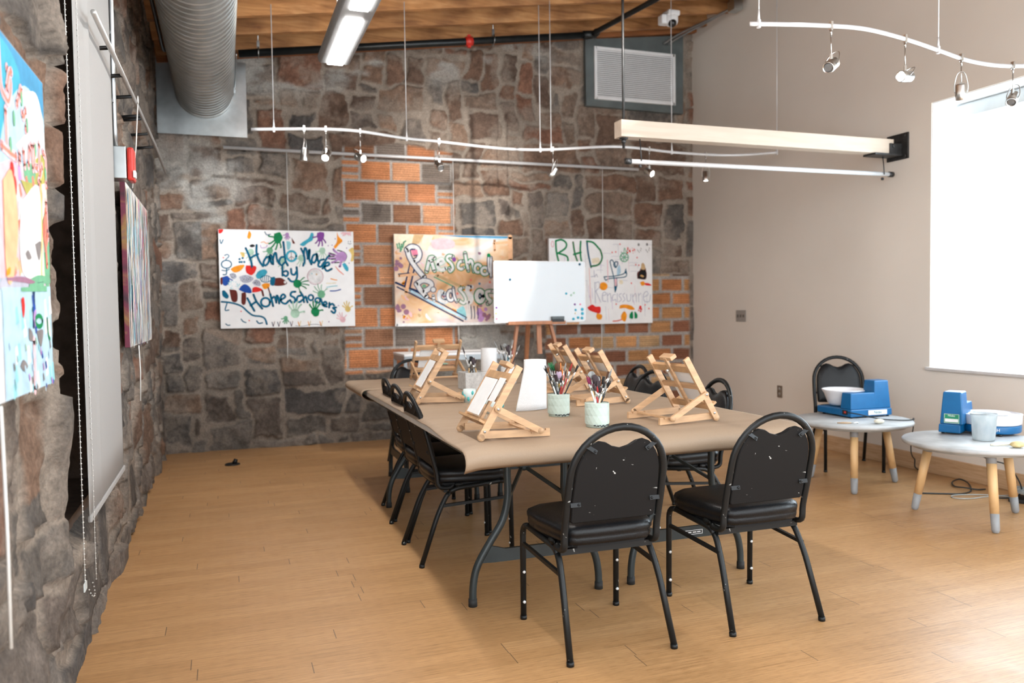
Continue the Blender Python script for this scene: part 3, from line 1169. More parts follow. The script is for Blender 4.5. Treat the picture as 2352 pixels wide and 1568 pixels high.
# tilt each ring so that the seams wind round like a helix
mb = MB()
n = 40
vs, fs = [], []
for (r, zz) in prof:
    for j in range(n):
        a = 2 * PI * j / n
        vs.append((r * math.cos(a), -(zz + .045 * math.sin(a)) - 0.045, r * math.sin(a)))
for i in range(len(prof) - 1):
    for j in range(n):
        j2 = (j + 1) % n
        fs.append((i * n + j, (i + 1) * n + j, (i + 1) * n + j2, i * n + j2))
mb.add(vs, fs, True)
mb.build('duct_pipe', M_DUCT, t)
mb = MB()
mb.box((-.02, .0, -.06), (.76, .006, .68))
mb.build('wall_plate', M_GALV, t, label='flat galvanised plate closing the wall opening')
mb = MB()
mb.lathe([(.252, 0), (.252, .05), (.246, .052)], (0, 0, 0), 40, Mx)
mb.build('collar', M_DUCT, t)
mb = MB()
mb.tube(smooth_path([(.258, -.10, .02), (.262, -.45, .03), (.262, -.85, .05), (.262, -.98, .06)], 3), .011, 8, flat=(1.6, .5), up=(1, 0, 0))
mb.box((.256, -.13, .0), (.016, .10, .045))
mb.build('damper_handle', M_GALV, t)

# ------------------------------------------------------------------ air grille high on the back wall
t = thing('air_return', 'white louvred grille on a dark grey panel high on the stone wall', 'vent', (4.79, -0.04, 3.77))
mb = MB()
mb.prism([(-.585, -.35), (.595, -.36), (.60, .50), (-.59, .345)], .05, Matrix.Rotation(PI / 2, 4, 'X'))
mb.build('panel', mat('grey_green_panel', (0.105, 0.125, 0.125), 0.6, 0, 0.2, 5, 0.1, 80), t, 0.003)
mb = MB()
x0, x1, z0, z1 = -.478, .472, -.262, .262
for (cx, cz, sx, sz) in ((0, z0, x1 - x0, .03), (0, z1, x1 - x0, .03), (x0, 0, .03, z1 - z0 + .03), (x1, 0, .03, z1 - z0 + .03)):
    mb.box((cx, -.036, cz), (sx, .022, sz))
fr = mb.build('grille_frame', M_WHITE, t, 0.002)
mb = MB()
for i in range(24):
    zz = z0 + .025 + i * (z1 - z0 - .05) / 23
    mb.bar((x0, -.036, zz), (x1, -.036, zz), .003, .0145, up=(0, .35, 1))
mb.build('louvres', M_WHITE, fr)

# ------------------------------------------------------------------ sprinkler pipe and conduits under the joists
M_PIPE = mat('black_iron_pipe', (0.014, 0.017, 0.018), 0.35, 0.3, 0.3, 12)
M_RED = mat('red_enamel', (0.55, 0.03, 0.02), 0.35, 0, 0.15, 20)
yp = -.45


def zp(x):
    return 3.421 + .1475 * x


t = thing('sprinkler_pipe', 'black sprinkler pipe along the top of the stone wall, turning off towards the room', 'pipe', (0, 0, 0))
mb = MB()
mb.tube([(.71, yp, zp(.71)), (4.10, yp, zp(4.10))], .0335, 14)
main = mb.build('main_pipe', M_PIPE, t)
mb = MB()
mb.tube([(4.08, yp, zp(4.08) - .0), (4.115, yp - .09, zp(4.1) + .01), (4.235, -1.50, 4.02), (4.45, -3.6, 4.08)], .026, 12)
mb.build('branch_pipe', M_PIPE, t)
mb = MB()
mb.tube([(4.0, yp, zp(4.0)), (4.13, yp, zp(4.13))], .043, 14)
mb.sphere((4.12, yp - .05, zp(4.12) + .005), .040, 12)
mb.build('tee_fitting', M_PIPE, t)
for x, mm, nm in ((2.80, M_RED, 'red_coupling'), (1.30, M_PIPE, 'coupling'), (4.12, M_PIPE, 'coupling')):
    mb = MB()
    mb.tube([(x - .035, yp, zp(x - .035)), (x + .035, yp, zp(x + .035))], .044, 14)
    mb.box((x, yp, zp(x) + .05), (.03, .03, .02))
    mb.box((x, yp, zp(x) - .05), (.03, .03, .02))
    if mm is M_RED:
        mb.build(nm, mm, t, label='bright red pipe coupling')
for x in (.874, 3.045):
    mb = MB()
    mb.tube([(x, yp + .045 * math.cos(a), zp(x) + .045 * math.sin(a)) for a in [2 * PI * k / 16 for k in range(16)]], .004, 6, closed=True, flat=(2.6, 1), up=(1, 0, 0))
    mb.cyl((x, yp, zp(x) + .04), (x, yp, roof(x) + .26), .005, None, 8)
    mb.box((x, yp, zp(x) + .07), (.022, .022, .06))
    mb.build('hanger', M_GALV, t)

M_EMT = mat('emt_conduit', (0.40, 0.42, 0.43), 0.35, 0.9, 0.12, 12)
t = thing('conduit_pair', 'two thin grey conduits running from a junction box by the camera above the grille', 'conduit')
mb = MB()
for d in (0, .06):
    mb.tube(smooth_path([(5.10 + d, -.13, 4.13), (5.18 + d, -.30, 4.185), (5.30 + d * .6, -.62, 4.225), (5.42, -.93, 4.27)], 4), .011, 8)
mb.build('conduit', M_EMT, t)
mb = MB()
mb.box((5.43, -.97, 4.275), (.10, .12, .10))
mb.build('junction_box', M_GALV, t, 0.003)
t = thing('ceiling_conduits', 'two dark parallel conduits under the ceiling beside the left stone wall', 'conduit')
mb = MB()
for d in (0, .07):
    mb.tube(fillet([(.12 + d, -5.0, 3.43), (.12 + d, -.62 - d, 3.43), (.60, -.40 - d, 3.70)], .12), .014, 8)
mb.build('conduit', mat('old_dark_conduit', (0.10, 0.105, 0.11), 0.4, 0.7, 0.2, 10), t)

# dome camera
t = thing('dome_camera', 'small white dome security camera under the joists near the beige wall', 'camera', (4.74, -.90, 4.06))
mb = MB()
mb.box((0, 0, .085), (.13, .13, .05))
mb.box((-.065, .03, .03), (.09, .09, .09))
mb.build('mount', M_WHITE, t, 0.012)
mb = MB()
mb.lathe([(.062, .075), (.066, .05), (.066, .01), (.058, -.012), (.040, -.028), (.0, -.034)], n=20)
mb.build('housing', M_WHITE, t)
mb = MB()
mb.sphere((-.008, -.030, -.010), .043, 14)
mb.build('lens_dome', mat('smoked_lens', (0.015, 0.015, 0.016), 0.12, 0, 0.1, 20), t)

# ------------------------------------------------------------------ pendant fluorescent fixture
t = thing('pendant_light', 'long grey pendant strip light hanging below the wooden joists', 'lamp', (1.335, -1.885, 3.08))
mb = MB()
Lp = 4.9
o_ = [(-.112, .012), (-.100, .0), (.100, .0), (.112, .012), (.118, .05), (.085, .088), (-.085, .088), (-.118, .05)]
mb.prism(o_, Lp, Matrix.Translation((0, -Lp / 2, 0)) @ Matrix.Rotation(PI / 2, 4, 'X'))
mb.build('housing', mat('grey_lamp_enamel', (0.24, 0.25, 0.255), 0.45, 0.1, 0.06, 10), t, 0.008)
M_TUBE_E = mat('lit_diffuser', (0.9, 0.9, 0.9), 0.6, 0, 0.02, 30, emit=(1.0, 0.97, 0.93), es=28.0)
for y0, y1 in ((-.01, -.95), (-1.125, -2.07), (-2.25, -3.2), (-3.37, -4.3)):
    mb = MB()
    mb.box((.005, (y0 + y1) / 2, -.004), (.108, abs(y1 - y0), .008))
    mb.cm = 1
    for i in range(14):
        yy = y0 + (y1 - y0) * (i + .5) / 14
        mb.box((.005, yy, -.0095), (.108, .003, .003))
    mb.build('diffuser', [M_TUBE_E, M_WHITE], t, label='lit white diffuser')
mb = MB()
mb.box((0, -Lp / 2, .091), (.15, Lp - .1, .006))
mb.build('uplight', mat('lit_upper_lens', (0.9, 0.9, 0.9), 0.6, 0, 0.02, 30, emit=(1.0, 0.95, 0.88), es=16.0), t, label='lit upper lens facing the joists')
mb = MB()
for y in (-.35, -2.8, -4.6):
    for s in (-1, 1):
        mb.tube([(0, y + .0, .088), (s * .0, y, roof(1.335) - 3.08 + .02)], .0025, 6)
mb.build('suspension_wire', M_STEEL, t)
mb = MB()
mb.tube(smooth_path([(-.09, -.93, .08), (-.105, -.93, .20), (-.10, -.95, .30), (-.12, -.98, .42), (-.16, -1.0, .58)], 4), .007, 8)
mb.build('power_cord', M_WIRE, t, label='white power cord')

# ------------------------------------------------------------------ track lighting
M_LENS = mat('lit_lamp_lens', (0.9, 0.9, 0.9), 0.3, 0, 0.02, 30, emit=(1.0, 0.96, 0.9), es=30.0)
M_DULL = mat('unlit_lamp_lens', (0.25, 0.25, 0.25), 0.15, 0.3, 0.05, 30)


def track(label, pts, z, hang, ends):
    t = thing('light_track', label, 'track light')
    mb = MB()
    P = smooth_path([(x, y, z) for x, y in pts], 6)
    mb.tube(P, .0125, 8, flat=(.55, 1.0))
    mb.build('rail', M_BRIGHT, t)
    for (x, y) in hang:
        mb = MB()
        mb.cyl((x, y, z + .012), (x, y, z + .075), .008, .004, 10)
        mb.cyl((x, y, z + .07), (x, y, roof(x) + .02), .0036, None, 6)
        mb.box((x, y, z), (.014, .018, .042))
        mb.build('suspension_rod', M_BRIGHT, t)
    return t


TA = [(.768, -1.293), (1.097, -1.404), (1.356, -1.463), (1.595, -1.451), (1.997, -1.294), (2.287, -1.25), (2.78, -1.13), (3.086, -1.12), (3.342, -1.199), (3.726, -1.428), (3.942, -1.469), (4.18, -1.434), (4.436, -1.38), (4.843, -1.363), (5.158, -1.428), (5.42, -1.63)]
track('wavy metal light track hung in front of the stone wall', TA, 2.70, [(.935, -1.341), (1.994, -1.293), (3.24, -1.15), (3.327, -1.195), (4.448, -1.383), (5.419, -1.63)], None)
TBt = [(3.159, -4.321), (3.335, -4.369), (3.57, -4.422), (3.812, -4.442), (4.147, -4.379), (4.512, -4.277), (4.82, -4.19), (5.08, -4.165), (5.27, -4.209), (5.45, -4.32)]
track('wavy metal light track in front of the beige wall at the upper right', TBt, 2.75, [(3.205, -4.335), (4.486, -4.286)], None)


def head(label, loc, z, aim, lit, drop=.155, rot=0.0, power=0, deg=40, group=None, target=None):
    """rod-hung spotlight: aim is the unit direction the can points in"""
    t = thing('spotlight', label, 'spotlight', (loc[0], loc[1], z), 0, group)
    mb = MB()
    mb.box((0, 0, .002), (.014, .020, .044))
    mb.cyl((0, 0, -.02), (0, 0, -.045), .007, .004, 10)
    mb.cyl((0, 0, -.04), (0, 0, -drop), .0032, None, 8)
    mb.box((0, 0, -drop - .02), (.014, .010, .05))
    mb.build('stem', M_STEEL, t)
    a = Vector(aim).normalized()
    c = Vector((0, 0, -drop - .055))
    q = a.to_track_quat('Z', 'Y').to_matrix().to_4x4()
    M = Matrix.Translation(c) @ q
    mb = MB()
    mb.lathe([(.012, -.052), (.026, -.050), (.030, -.046), (.030, -.008), (.0315, -.006), (.0315, .040), (.030, .044), (.0265, .044), (.0265, .030)], n=22, M=M)
    can = mb.build('lamp_can', M_STEEL, t)
    mb = MB()
    mb.lathe([(.0262, .034), (.018, .036), (.0, .037)], n=20, M=M)
    mb.build('lens', M_LENS if lit else M_DULL, can, label='lit lens' if lit else None)
    # wire yoke loop
    sd = a.cross(Vector((0, 0, 1)))
    if sd.length < .1:
        sd = Vector((1, 0, 0))
    sd.normalize()
    up = Vector((0, 0, 1))
    pts = [c + sd * .033, c + sd * .036 - a * .02 + up * .02, c + sd * .022 - a * .06 + up * .045, c - a * .072 + up * .05, c - sd * .022 - a * .06 + up * .045, c - sd * .036 - a * .02 + up * .02, c - sd * .033]
    mb = MB()
    mb.tube(smooth_path(pts, 4), .0028, 6)
    mb.build('yoke', M_STEEL, t)
    if power:
        pos = Vector((loc[0], loc[1], z)) + c + a * .052
        spot('spot_beam', pos, Vector(target) if target else pos + a, power, deg, .6)
    return t


GA = 'spotlights on the track by the stone wall'
zA, zB = 2.70, 2.75
HA = [((1.155, -1.421), (-.10, .05, -1), True, 'spotlight pointing straight down, leftmost on the far track', 18, 60),
      ((1.317, -1.452), (-.30, -.75, -.55), True, 'lit spotlight facing the room, second from the left on the far track', 10, 60),
      ((1.585, -1.448), (.45, -.80, -.35), True, 'lit spotlight turned right, third from the left on the far track', 10, 60),
      ((2.28, -1.248), (.12, -.75, -.55), False, 'unlit spotlight before the brick infill, middle of the far track', 0, 0),
      ((3.342, -1.199), (-.35, .35, -.75), True, 'spotlight in front of the picture rail end, third from the right on the far track', 45, 46),
      ((4.184, -1.435), (.30, -.80, -.45), True, 'lit spotlight below the wooden beam, second from the right on the far track', 8, 60),
      ((4.827, -1.358), (-.05, -.1, -1), True, 'spotlight pointing down near the beige wall, rightmost on the far track', 14, 60)]
for (l, a, lit, lab, pw, dg) in HA:
    head(lab, l, zA, a, lit, .15, 0, pw, dg or 40, GA)
HB = [((3.595, -4.423), (-.75, -.35, -.45), False, 'unlit spotlight tilted left, leftmost on the near right track', 0),
      ((4.145, -4.378), (-.95, -.20, -.12), True, 'lit spotlight aimed left, second on the near right track', 14),
      ((4.748, -4.213), (.25, .20, -.95), False, 'spotlight pointing down above the window corner, third on the near right track', 0),
      ((5.20, -4.19), (-.70, -.30, -.65), False, 'spotlight at the right edge, in front of the window head', 0)]
for (l, a, lit, lab, pw) in HB:
    head(lab, l, zB, a, lit, .15, 0, pw, 70, 'spotlights on the near right track')
# added spots without fittings, out of view over the room, washing the walls
spot('wall_beam', (3.3, -5.3, 3.25), (2.75, 0, 2.55), 520, 22, .9, (1, .95, .89))
spot('wall_beam', (1.7, -5.2, 3.2), (.30, 0, 2.15), 300, 17, .8, (.94, .97, 1))
spot('wall_beam', (3.6, -5.3, 3.25), (2.62, 0, .95), 260, 10, .9, (.98, .98, 1))
spot('wall_beam', (2.0, -4.95, 3.2), (2.375, 0, 2.365), 90, 2.4, .5, (1, .97, .93))

# ------------------------------------------------------------------ picture rails, wooden beam
t = thing('picture_rail', 'long metal picture rail on the stone wall carrying the three paintings', 'rail')
mb = MB()
mb.tube([(.565, -.085, 2.782), (4.81, -.085, 2.772)], .0155, 12)
mb.build('rod', M_BRIGHT, t)
mb = MB()
for x in (.75, 1.9, 3.0, 4.1, 4.7):
    mb.box((x, -.045, 2.778), (.02, .085, .02))
mb.build('bracket', M_DARKMETAL, t)
t = thing('wall_rail', 'thin white picture rod on black pegs high on the left stone wall', 'rail')
mb = MB()
mb.tube([(.105, -4.55, 2.40), (.105, -3.0, 2.44), (.105, -1.55, 2.47), (.09, -.35, 2.49)], .0105, 10)
mb.build('rod', mat('pale_metal_rod', (0.50, 0.50, 0.49), 0.4, 0.5, 0.05, 10), t)
for y in (-4.05, -3.62, -3.22, -2.78, -2.70, -2.28, -1.85):
    mb = MB()
    mb.cyl((-.02, y, 2.405), (.105, y, 2.422), .010, .009, 10)
    mb.build('peg', M_BLACK, t)

t = thing('hanging_beam', 'pale square wooden beam cantilevered from the beige wall on a black bracket', 'beam', (0, -2.93, 0))
mb = MB()
mb.box(((3.10 + 5.46) / 2, 0, 2.497), (5.46 - 3.10, .105, .113))
m, nt, b = newmat('pale_maple', 0.5)
nt.links.new(ramp(nt, noise(nt, mapping(nt, (1.2, 14, 14)), 2.0, 4, 0.5), [(0.3, (0.54, 0.445, 0.35)), (0.7, (0.62, 0.525, 0.43))]), b.inputs['Base Color'])
mb.build('beam_timber', m, t, 0.003)
mb = MB()
mb.box((5.532, -.02, 2.50), (.014, .21, .20))
mb.box((5.40, -.01, 2.432), (.28, .13, .014))
mb.box((5.475, -.058, 2.475), (.12, .012, .09))
mb.box((5.475, .058, 2.475), (.12, .012, .09))
mb.cyl((5.45, -.07, 2.50), (5.45, .07, 2.50), .016, None, 10)
for y, z in ((-.10, 2.58), (.06, 2.58), (-.10, 2.42), (.06, 2.42)):
    mb.cyl((5.525, y, z), (5.515, y, z), .012, None, 8)
mb.build('wall_bracket', M_DARKMETAL, t, 0.002)
mb = MB()
mb.cyl((3.145, 0, 2.37), (3.145, 0, roof(3.145) + .05), .0095, None, 10)
mb.lathe([(.03, 2.432), (.03, 2.440)], (3.145, 0, 0), 16)
mb.lathe([(.014, 2.405), (.016, 2.412), (.016, 2.430)], (3.145, 0, 0), 8)
mb.build('threaded_rod', M_DARKMETAL, t)
t = thing('curtain_rod', 'metal rod with dark end caps hanging just below the pale wooden beam', 'rod', (0, -2.93, 0))
mb = MB()
mb.tube([(3.19, 0, 2.283), (5.47, 0, 2.292)], .0165, 12)
mb.build('rod', M_BRIGHT, t)
for x, z in ((3.178, 2.283), (5.482, 2.292)):
    mb = MB()
    mb.cyl((x - .02, 0, z), (x + .02, 0, z), .021, None, 12)
    mb.build('end_cap', M_DARKMETAL, t)
for x in (3.27, 5.40):
    mb = MB()
    mb.tube([(x, 0, 2.44), (x, -.012, 2.36), (x, -.020, 2.285)], .004, 6)
    mb.lathe([(.0, -.02), (.011, -.016), (.011, .0), (.004, .004)], (x, 0, 2.262), 10)
    mb.build('hook', M_DARKMETAL, t)

# ------------------------------------------------------------------ left wall fittings
t = thing('roller_blind', 'long pale grey fabric blind hanging over the recess in the left stone wall', 'blind')
m, nt, b = newmat('blind_fabric', 0.85)
nt.links.new(ramp(nt, noise(nt, mapping(nt, (1, 160, 160)), 3, 2), [(0.3, (0.325, 0.322, 0.315)), (0.7, (0.355, 0.352, 0.345))]), b.inputs['Base Color'])
mb = MB()
rows = []
for i in range(41):
    y = -4.69 + (1.045) * i / 40
    fold = .010 * math.exp(-((y + 4.42) / .03) ** 2) + .006 * math.sin((y + 4.7) * 3)
    rows.append([(.055 + fold * min(1, (z - .5) / .9 + .2), y, z) for z in (.530, .70, 1.2, 2.0, 2.8, 3.45)])
mb.grid(rows)
mb.build('fabric', m, t, solid=0.0022)
mb = MB()
mb.box((.056, -4.167, .540), (.014, 1.045, .024))
mb.build('hem_bar', m, t, 0.004)
mb = MB()
mb.cyl((.035, -4.72, 3.47), (.035, -3.62, 3.47), .035, None, 14)
mb.build('roller_tube', M_ALU, t)
t = thing('bead_chain', 'looped beaded pull chain hanging beside the left edge of the blind', 'chain')
mb = MB()
P = []
for k in range(165):
    P.append((.050, -4.80, 3.40 - k * .0187))
for k in range(9):
    a = PI * k / 8
    P.append((.062 + .010 * math.sin(a), -4.76 - .04 * math.cos(a), .318 - .035 * math.sin(a)))
for k in range(165):
    P.append((.074, -4.72 + .0 * k, .33 + k * .0187))
mb.tube(P[:165], .0016, 5)
mb.tube(P[174:], .0012, 5)
for k, p in enumerate(P):
    r = .0048 if k < 165 else .0034
    mb.add([(p[0] + r, p[1], p[2]), (p[0] - r, p[1], p[2]), (p[0], p[1] + r, p[2]), (p[0], p[1] - r, p[2]), (p[0], p[1], p[2] + r), (p[0], p[1], p[2] - r)],
           [(0, 2, 4), (2, 1, 4), (1, 3, 4), (3, 0, 4), (2, 0, 5), (1, 2, 5), (3, 1, 5), (0, 3, 5)], True)
mb.build('beads', mat('nickel_beads', (0.66, 0.66, 0.64), 0.35, 0.7, 0.05, 40), t)
mb = MB()
mb.box((.052, -4.81, .335), (.004, .05, .028))
mb.build('warning_tag', mat('pale_plastic_tag', (0.62, 0.68, 0.68), 0.4, 0, 0.05, 30), t, label='pale plastic tag at the foot of the chain')

t = thing('fire_alarm', 'grey steel box with red alarm unit under a conduit on the left wall', 'alarm')
mb = MB()
mb.tube(smooth_path([(.055, -3.56, 2.08), (.058, -3.60, 2.45), (.060, -3.60, 2.9), (.06, -3.60, 3.5)], 4), .0135, 10)
for z in (2.30, 2.62):
    mb.box((.045, -3.60, z), (.03, .05, .014))
mb.build('conduit', M_EMT, t)
mb = MB()
mb.box((.065, -3.56, 2.01), (.085, .115, .155))
mb.build('steel_box', M_GALV, t, 0.004)
mb = MB()
mb.box((.125, -3.56, 2.005), (.030, .110, .160))
mb.build('alarm_unit', M_RED, t, 0.010, label='red alarm face')
mb = MB()
mb.box((.142, -3.60, 1.955), (.012, .05, .035))
mb.build('strobe_lens', M_WHITE, t, 0.004)

# ------------------------------------------------------------------ beige wall plates
M_PLATE = mat('grey_plastic_plate', (0.30, 0.275, 0.25), 0.45, 0, 0.05, 30)
t = thing('switch_plate', 'grey three-switch plate on the beige wall', 'switch', (RW, -.908, 1.175))
mb = MB()
mb.box((-.004, 0, 0), (.008, .165, .118))
pl_ = mb.build('plate', M_PLATE, t, 0.002)
for k in (-1, 0, 1):
    mb = MB()
    mb.box((-.010, k * .047, 0), (.010, .012, .026))
    mb.build('toggle', mat('dark_plastic', (0.10, 0.09, 0.08), 0.4, 0, 0.05, 30), t)
t = thing('wall_outlet', 'small brown power outlet low on the beige wall', 'outlet', (RW, -1.52, .452))
mb = MB()
mb.box((-.004, 0, 0), (.008, .072, .116))
mb.build('plate', mat('brown_plate', (0.20, 0.15, 0.11), 0.45, 0, 0.1, 30), t, 0.002)
for z in (-.024, .024):
    mb = MB()
    mb.lathe([(.017, 0), (.017, .004)], n=14, M=Matrix.Translation((-.008, 0, z)) @ Matrix.Rotation(-PI / 2, 4, 'Y'))
    mb.build('socket', M_PLATE, t)
t = thing('floor_outlet', 'small black floor socket cover on the wooden floor by the stone wall', 'outlet', (.565, -.77, 0))
mb = MB()
mb.lathe([(.0, .0), (.062, .0), (.062, .006), (.055, .010), (.0, .011)], n=20)
mb.build('base', M_BLACK, t)
mb = MB()
mb.cyl((.015, .0, .010), (.03, .0, .045), .020, .016, 12)
mb.build('cap', M_BLACK, t)
# ------------------------------------------------------------------ paintings
PAINT = {}


def pc(name, c):
    if name not in PAINT:
        PAINT[name] = mat('acrylic_' + name, c, 0.6, 0, 0.14, 22, 0.1, 200, spec=.15)
    return PAINT[name]


for k, c in dict(teal=(.0, .125, .23), dteal=(.01, .09, .16), blue=(.015, .075, .36), navy=(.012, .03, .10), cyan=(.05, .38, .52), lcyan=(.28, .60, .66), green=(.005, .22, .075), lgreen=(.16, .42, .25), pgreen=(.42, .62, .48), orange=(.85, .30, .02),
                 red=(.72, .025, .02), brown=(.13, .022, .015), purple=(.22, .06, .30), lilac=(.48, .27, .55), pink=(.80, .24, .36), ppink=(.80, .50, .54), black=(.012, .012, .014), yellow=(.72, .53, .18), tan=(.56, .38, .20), white=(.74, .74, .74),
                 grey=(.22, .20, .20), peach=(.80, .46, .26), sky=(.05, .27, .48), lblue=(.42, .60, .72), coral=(.80, .22, .16), mauve=(.32, .16, .24), cream=(.80, .72, .55), pencil=(.45, .46, .55), skin=(.62, .36, .14), olive=(.42, .40, .10)).items():
    pc(k, c)
PK = list(PAINT)


class Art:
    """flat paint marks on a canvas of w x h metres, map converts drawing units to 0..1"""

    def __init__(s, w, h, fmap):
        s.mb, s.w, s.h, s.f, s.k = MB(), w, h, fmap, 0

    def pt(s, p):
        u, v = s.f(p[0], p[1])
        return min(max(u, .002), .998) * s.w, (1 - min(max(v, .002), .998)) * s.h

    def off(s):
        s.k += 1
        return -0.0006 - s.k * 0.000012

    def line(s, col, wd, pts, sm=True, taper=False):
        y = s.off()
        Q = [s.pt(p) for p in pts]
        P = [Vector((a, 0, c)) for a, c in Q]
        if sm and len(P) > 2:
            P = smooth_path(P, 4)
        s.mb.cm = PK.index(col)
        vs, n = [], len(P)
        for i, p in enumerate(P):
            t = P[min(i + 1, n - 1)] - P[max(i - 1, 0)]
            if t.length < 1e-6:
                t = Vector((1, 0, 0))
            t.normalize()
            q = Vector((-t.z, 0, t.x)) * wd / 2
            if taper:
                q *= .35 + .65 * math.sin(PI * (i + .3) / (n + .2))
            vs += [(p.x + q.x, y, p.z + q.z), (p.x - q.x, y, p.z - q.z)]
        s.mb.add(vs, [(2 * i, 2 * i + 1, 2 * i + 3, 2 * i + 2) for i in range(n - 1)])
        for e in (P[0], P[-1]):
            if not taper:
                s.mb.add([(e.x + wd / 2 * math.cos(a), y, e.z + wd / 2 * math.sin(a)) for a in [2 * PI * j / 8 for j in range(8)]], [tuple(range(8))])

    def blob(s, col, pts, sm=True):
        y = s.off()
        P = [Vector((a, 0, c)) for a, c in [s.pt(p) for p in pts]]
        if sm:
            P = smooth_path(P + [P[0]], 4)[:-1]
        s.mb.cm = PK.index(col)
        s.mb.add([(p.x, y, p.z) for p in P], [tuple(range(len(P)))])

    def dot(s, col, c, r, ry=None, n=12):
        y = s.off()
        x, z = s.pt(c)
        s.mb.cm = PK.index(col)
        s.mb.add([(x + r * math.cos(2 * PI * j / n), y, z + (ry or r) * math.sin(2 * PI * j / n)) for j in range(n)], [tuple(range(n))])

    def ring(s, col, wd, c, rx, ry=None):
        s.line(col, wd, [(c[0] + rx * math.cos(2 * PI * j / 12), c[1] + (ry or rx) * math.sin(2 * PI * j / 12)) for j in range(13)])

    def hand(s, col, c, r, ang, wd=.010, mirror=1):
        """hand print: palm and five fingers"""
        s.blob(col, [(c[0] + r * .42 * math.cos(a), c[1] + r * .42 * math.sin(a)) for a in [2 * PI * j / 7 for j in range(7)]])
        for k, (da, L) in enumerate(((-38, .95), (-12, 1.12), (10, 1.15), (32, 1.0), (78, .85))):
            a = ang + mirror * math.radians(da)
            s.line(col, wd, [(c[0] + r * .3 * math.cos(a), c[1] + r * .3 * math.sin(a)), (c[0] + r * .8 * math.cos(a), c[1] + r * .8 * math.sin(a)), (c[0] + r * L * math.cos(a + .06), c[1] + r * L * math.sin(a + .06))])


def painting(label, loc, rz, w, h, th, face, edge, art, group):
    t = thing('painting', label, 'painting', loc, rz, group)
    mb = MB()
    mb.box((w / 2, th / 2, h / 2), (w, th, h))
    cv = mb.build('canvas', edge, t, 0.002)
    art.mb.cm = len(PK)
    art.mb.box((w / 2, -.0002, h / 2), (w - .002, .0004, h - .002))
    art.mb.build('painted_face', [PAINT[k] for k in PK] + [face], t)
    return t


def patchy(name, stops, scale, dist=1.5, stretch=(1, 1, 1), over=None):
    m, nt, b = newmat(name, 0.55)
    v = mapping(nt, stretch)
    c = ramp(nt, noise(nt, v, scale, 5, dist), stops)
    if over:
        c2 = ramp(nt, noise(nt, mapping(nt, stretch, loc=(3.1, 1.7, 8.2)), scale * .8, 4, dist), over)
        fa = ramp(nt, noise(nt, mapping(nt, (1, 1, 1), loc=(7, 2, 1)), scale * .55, 3, 1.0), [(0.44, (0, 0, 0)), (0.56, (1, 1, 1))])
        c = mix(nt, fa, c, c2)
    nt.links.new(c, b.inputs['Base Color'])
    bump(nt, b, noise(nt, v, 60, 4), 0.15, 0.003)
    return m


GP = 'childrens group paintings on the stone wall'
M_EDGE = mat('canvas_edge', (0.74, 0.72, 0.70), 0.7, 0, 0.08, 14)
# 1: hand made by homeschoolers
A = Art(1.22, .905, lambda x, y: ((x - 104) / 1340, (y - (92 + (x - 97) * .0407)) / (1104 - (x - 112) * .0052 - (92 + (x - 97) * .0407))))
for c, col in (((410, 330), 'pgreen'), ((595, 318), 'lgreen'), ((1120, 330), 'pgreen'), ((720, 420), 'pgreen'), ((905, 400), 'pgreen')):
    A.hand(col, c, 78, PI / 2, .008)
A.hand('green', (680, 190), 110, PI * .62, .014)
A.blob('green', [(640, 150), (705, 140), (705, 235), (650, 245)])
A.hand('lilac', (770, 160), 45, PI / 2, .010)
A.blob('cyan', [(890, 265), (930, 235), (985, 200), (1010, 150), (1035, 160), (1025, 220), (975, 250), (930, 282)])
A.hand('purple', (1105, 180), 92, PI / 2, .013)
A.blob('purple', [(1070, 150), (1140, 150), (1130, 220), (1080, 235)])
A.blob('orange', [(1275, 140), (1290, 190), (1330, 235), (1290, 275), (1255, 312), (1238, 292), (1270, 245)])
A.blob('orange', [(400, 112), (420, 150), (405, 195), (380, 185), (388, 140)])
A.blob('red', [(104, 96), (152, 98), (140, 128), (112, 136)])
A.blob('black', [(400, 262), (430, 252), (452, 268), (430, 282), (405, 278)])
A.blob('lcyan', [(760, 225), (802, 240), (795, 300), (768, 312)])
A.blob('brown', [(812, 192), (845, 248), (822, 250)])
A.blob('yellow', [(305, 330), (345, 335), (350, 370), (330, 385)])
A.blob('yellow', [(1390, 330), (1440, 310), (1444, 430), (1410, 440), (1420, 380)])
A.blob('cyan', [(1320, 470), (1350, 460), (1385, 510), (1375, 545), (1345, 520)])
A.line('lilac', .006, [(505, 265), (515, 290), (560, 285), (570, 262)])
A.line('dteal', .008, [(550, 130), (570, 160), (605, 155)])
A.line('orange', .006, [(510, 235), (540, 230), (560, 245), (582, 242)])
# flowers, brush, seed shapes at the left
A.blob('orange', [(210, 500), (260, 470), (345, 460), (310, 515), (250, 535)])
A.blob('red', [(360, 465), (455, 475), (448, 530), (410, 565), (365, 540), (355, 500)])
A.line('brown', .008, [(412, 440), (412, 490)])
A.blob('cyan', [(450, 570), (480, 525), (540, 508), (565, 540), (520, 590), (470, 602)])
A.blob('pencil', [(200, 550), (240, 538), (268, 575), (245, 600), (210, 585)])
A.blob('pencil', [(290, 580), (345, 562), (405, 575), (430, 605), (380, 640), (320, 635)])
A.blob('pencil', [(415, 640), (455, 608), (495, 640), (490, 675), (440, 668)])
rnd = random.Random(4)
for k in range(46):
    cx, cy_, rx, ry = ((355, 602, 60, 30), (232, 570, 28, 24), (460, 645, 34, 24))[k % 3]
    a_, q_ = rnd.random() * 2 * PI, math.sqrt(rnd.random())
    A.dot('black', (cx + rx * q_ * math.cos(a_), cy_ + ry * q_ * math.sin(a_)), .0032, n=6)
A.ring('teal', .006, (548, 605), 52, 34)
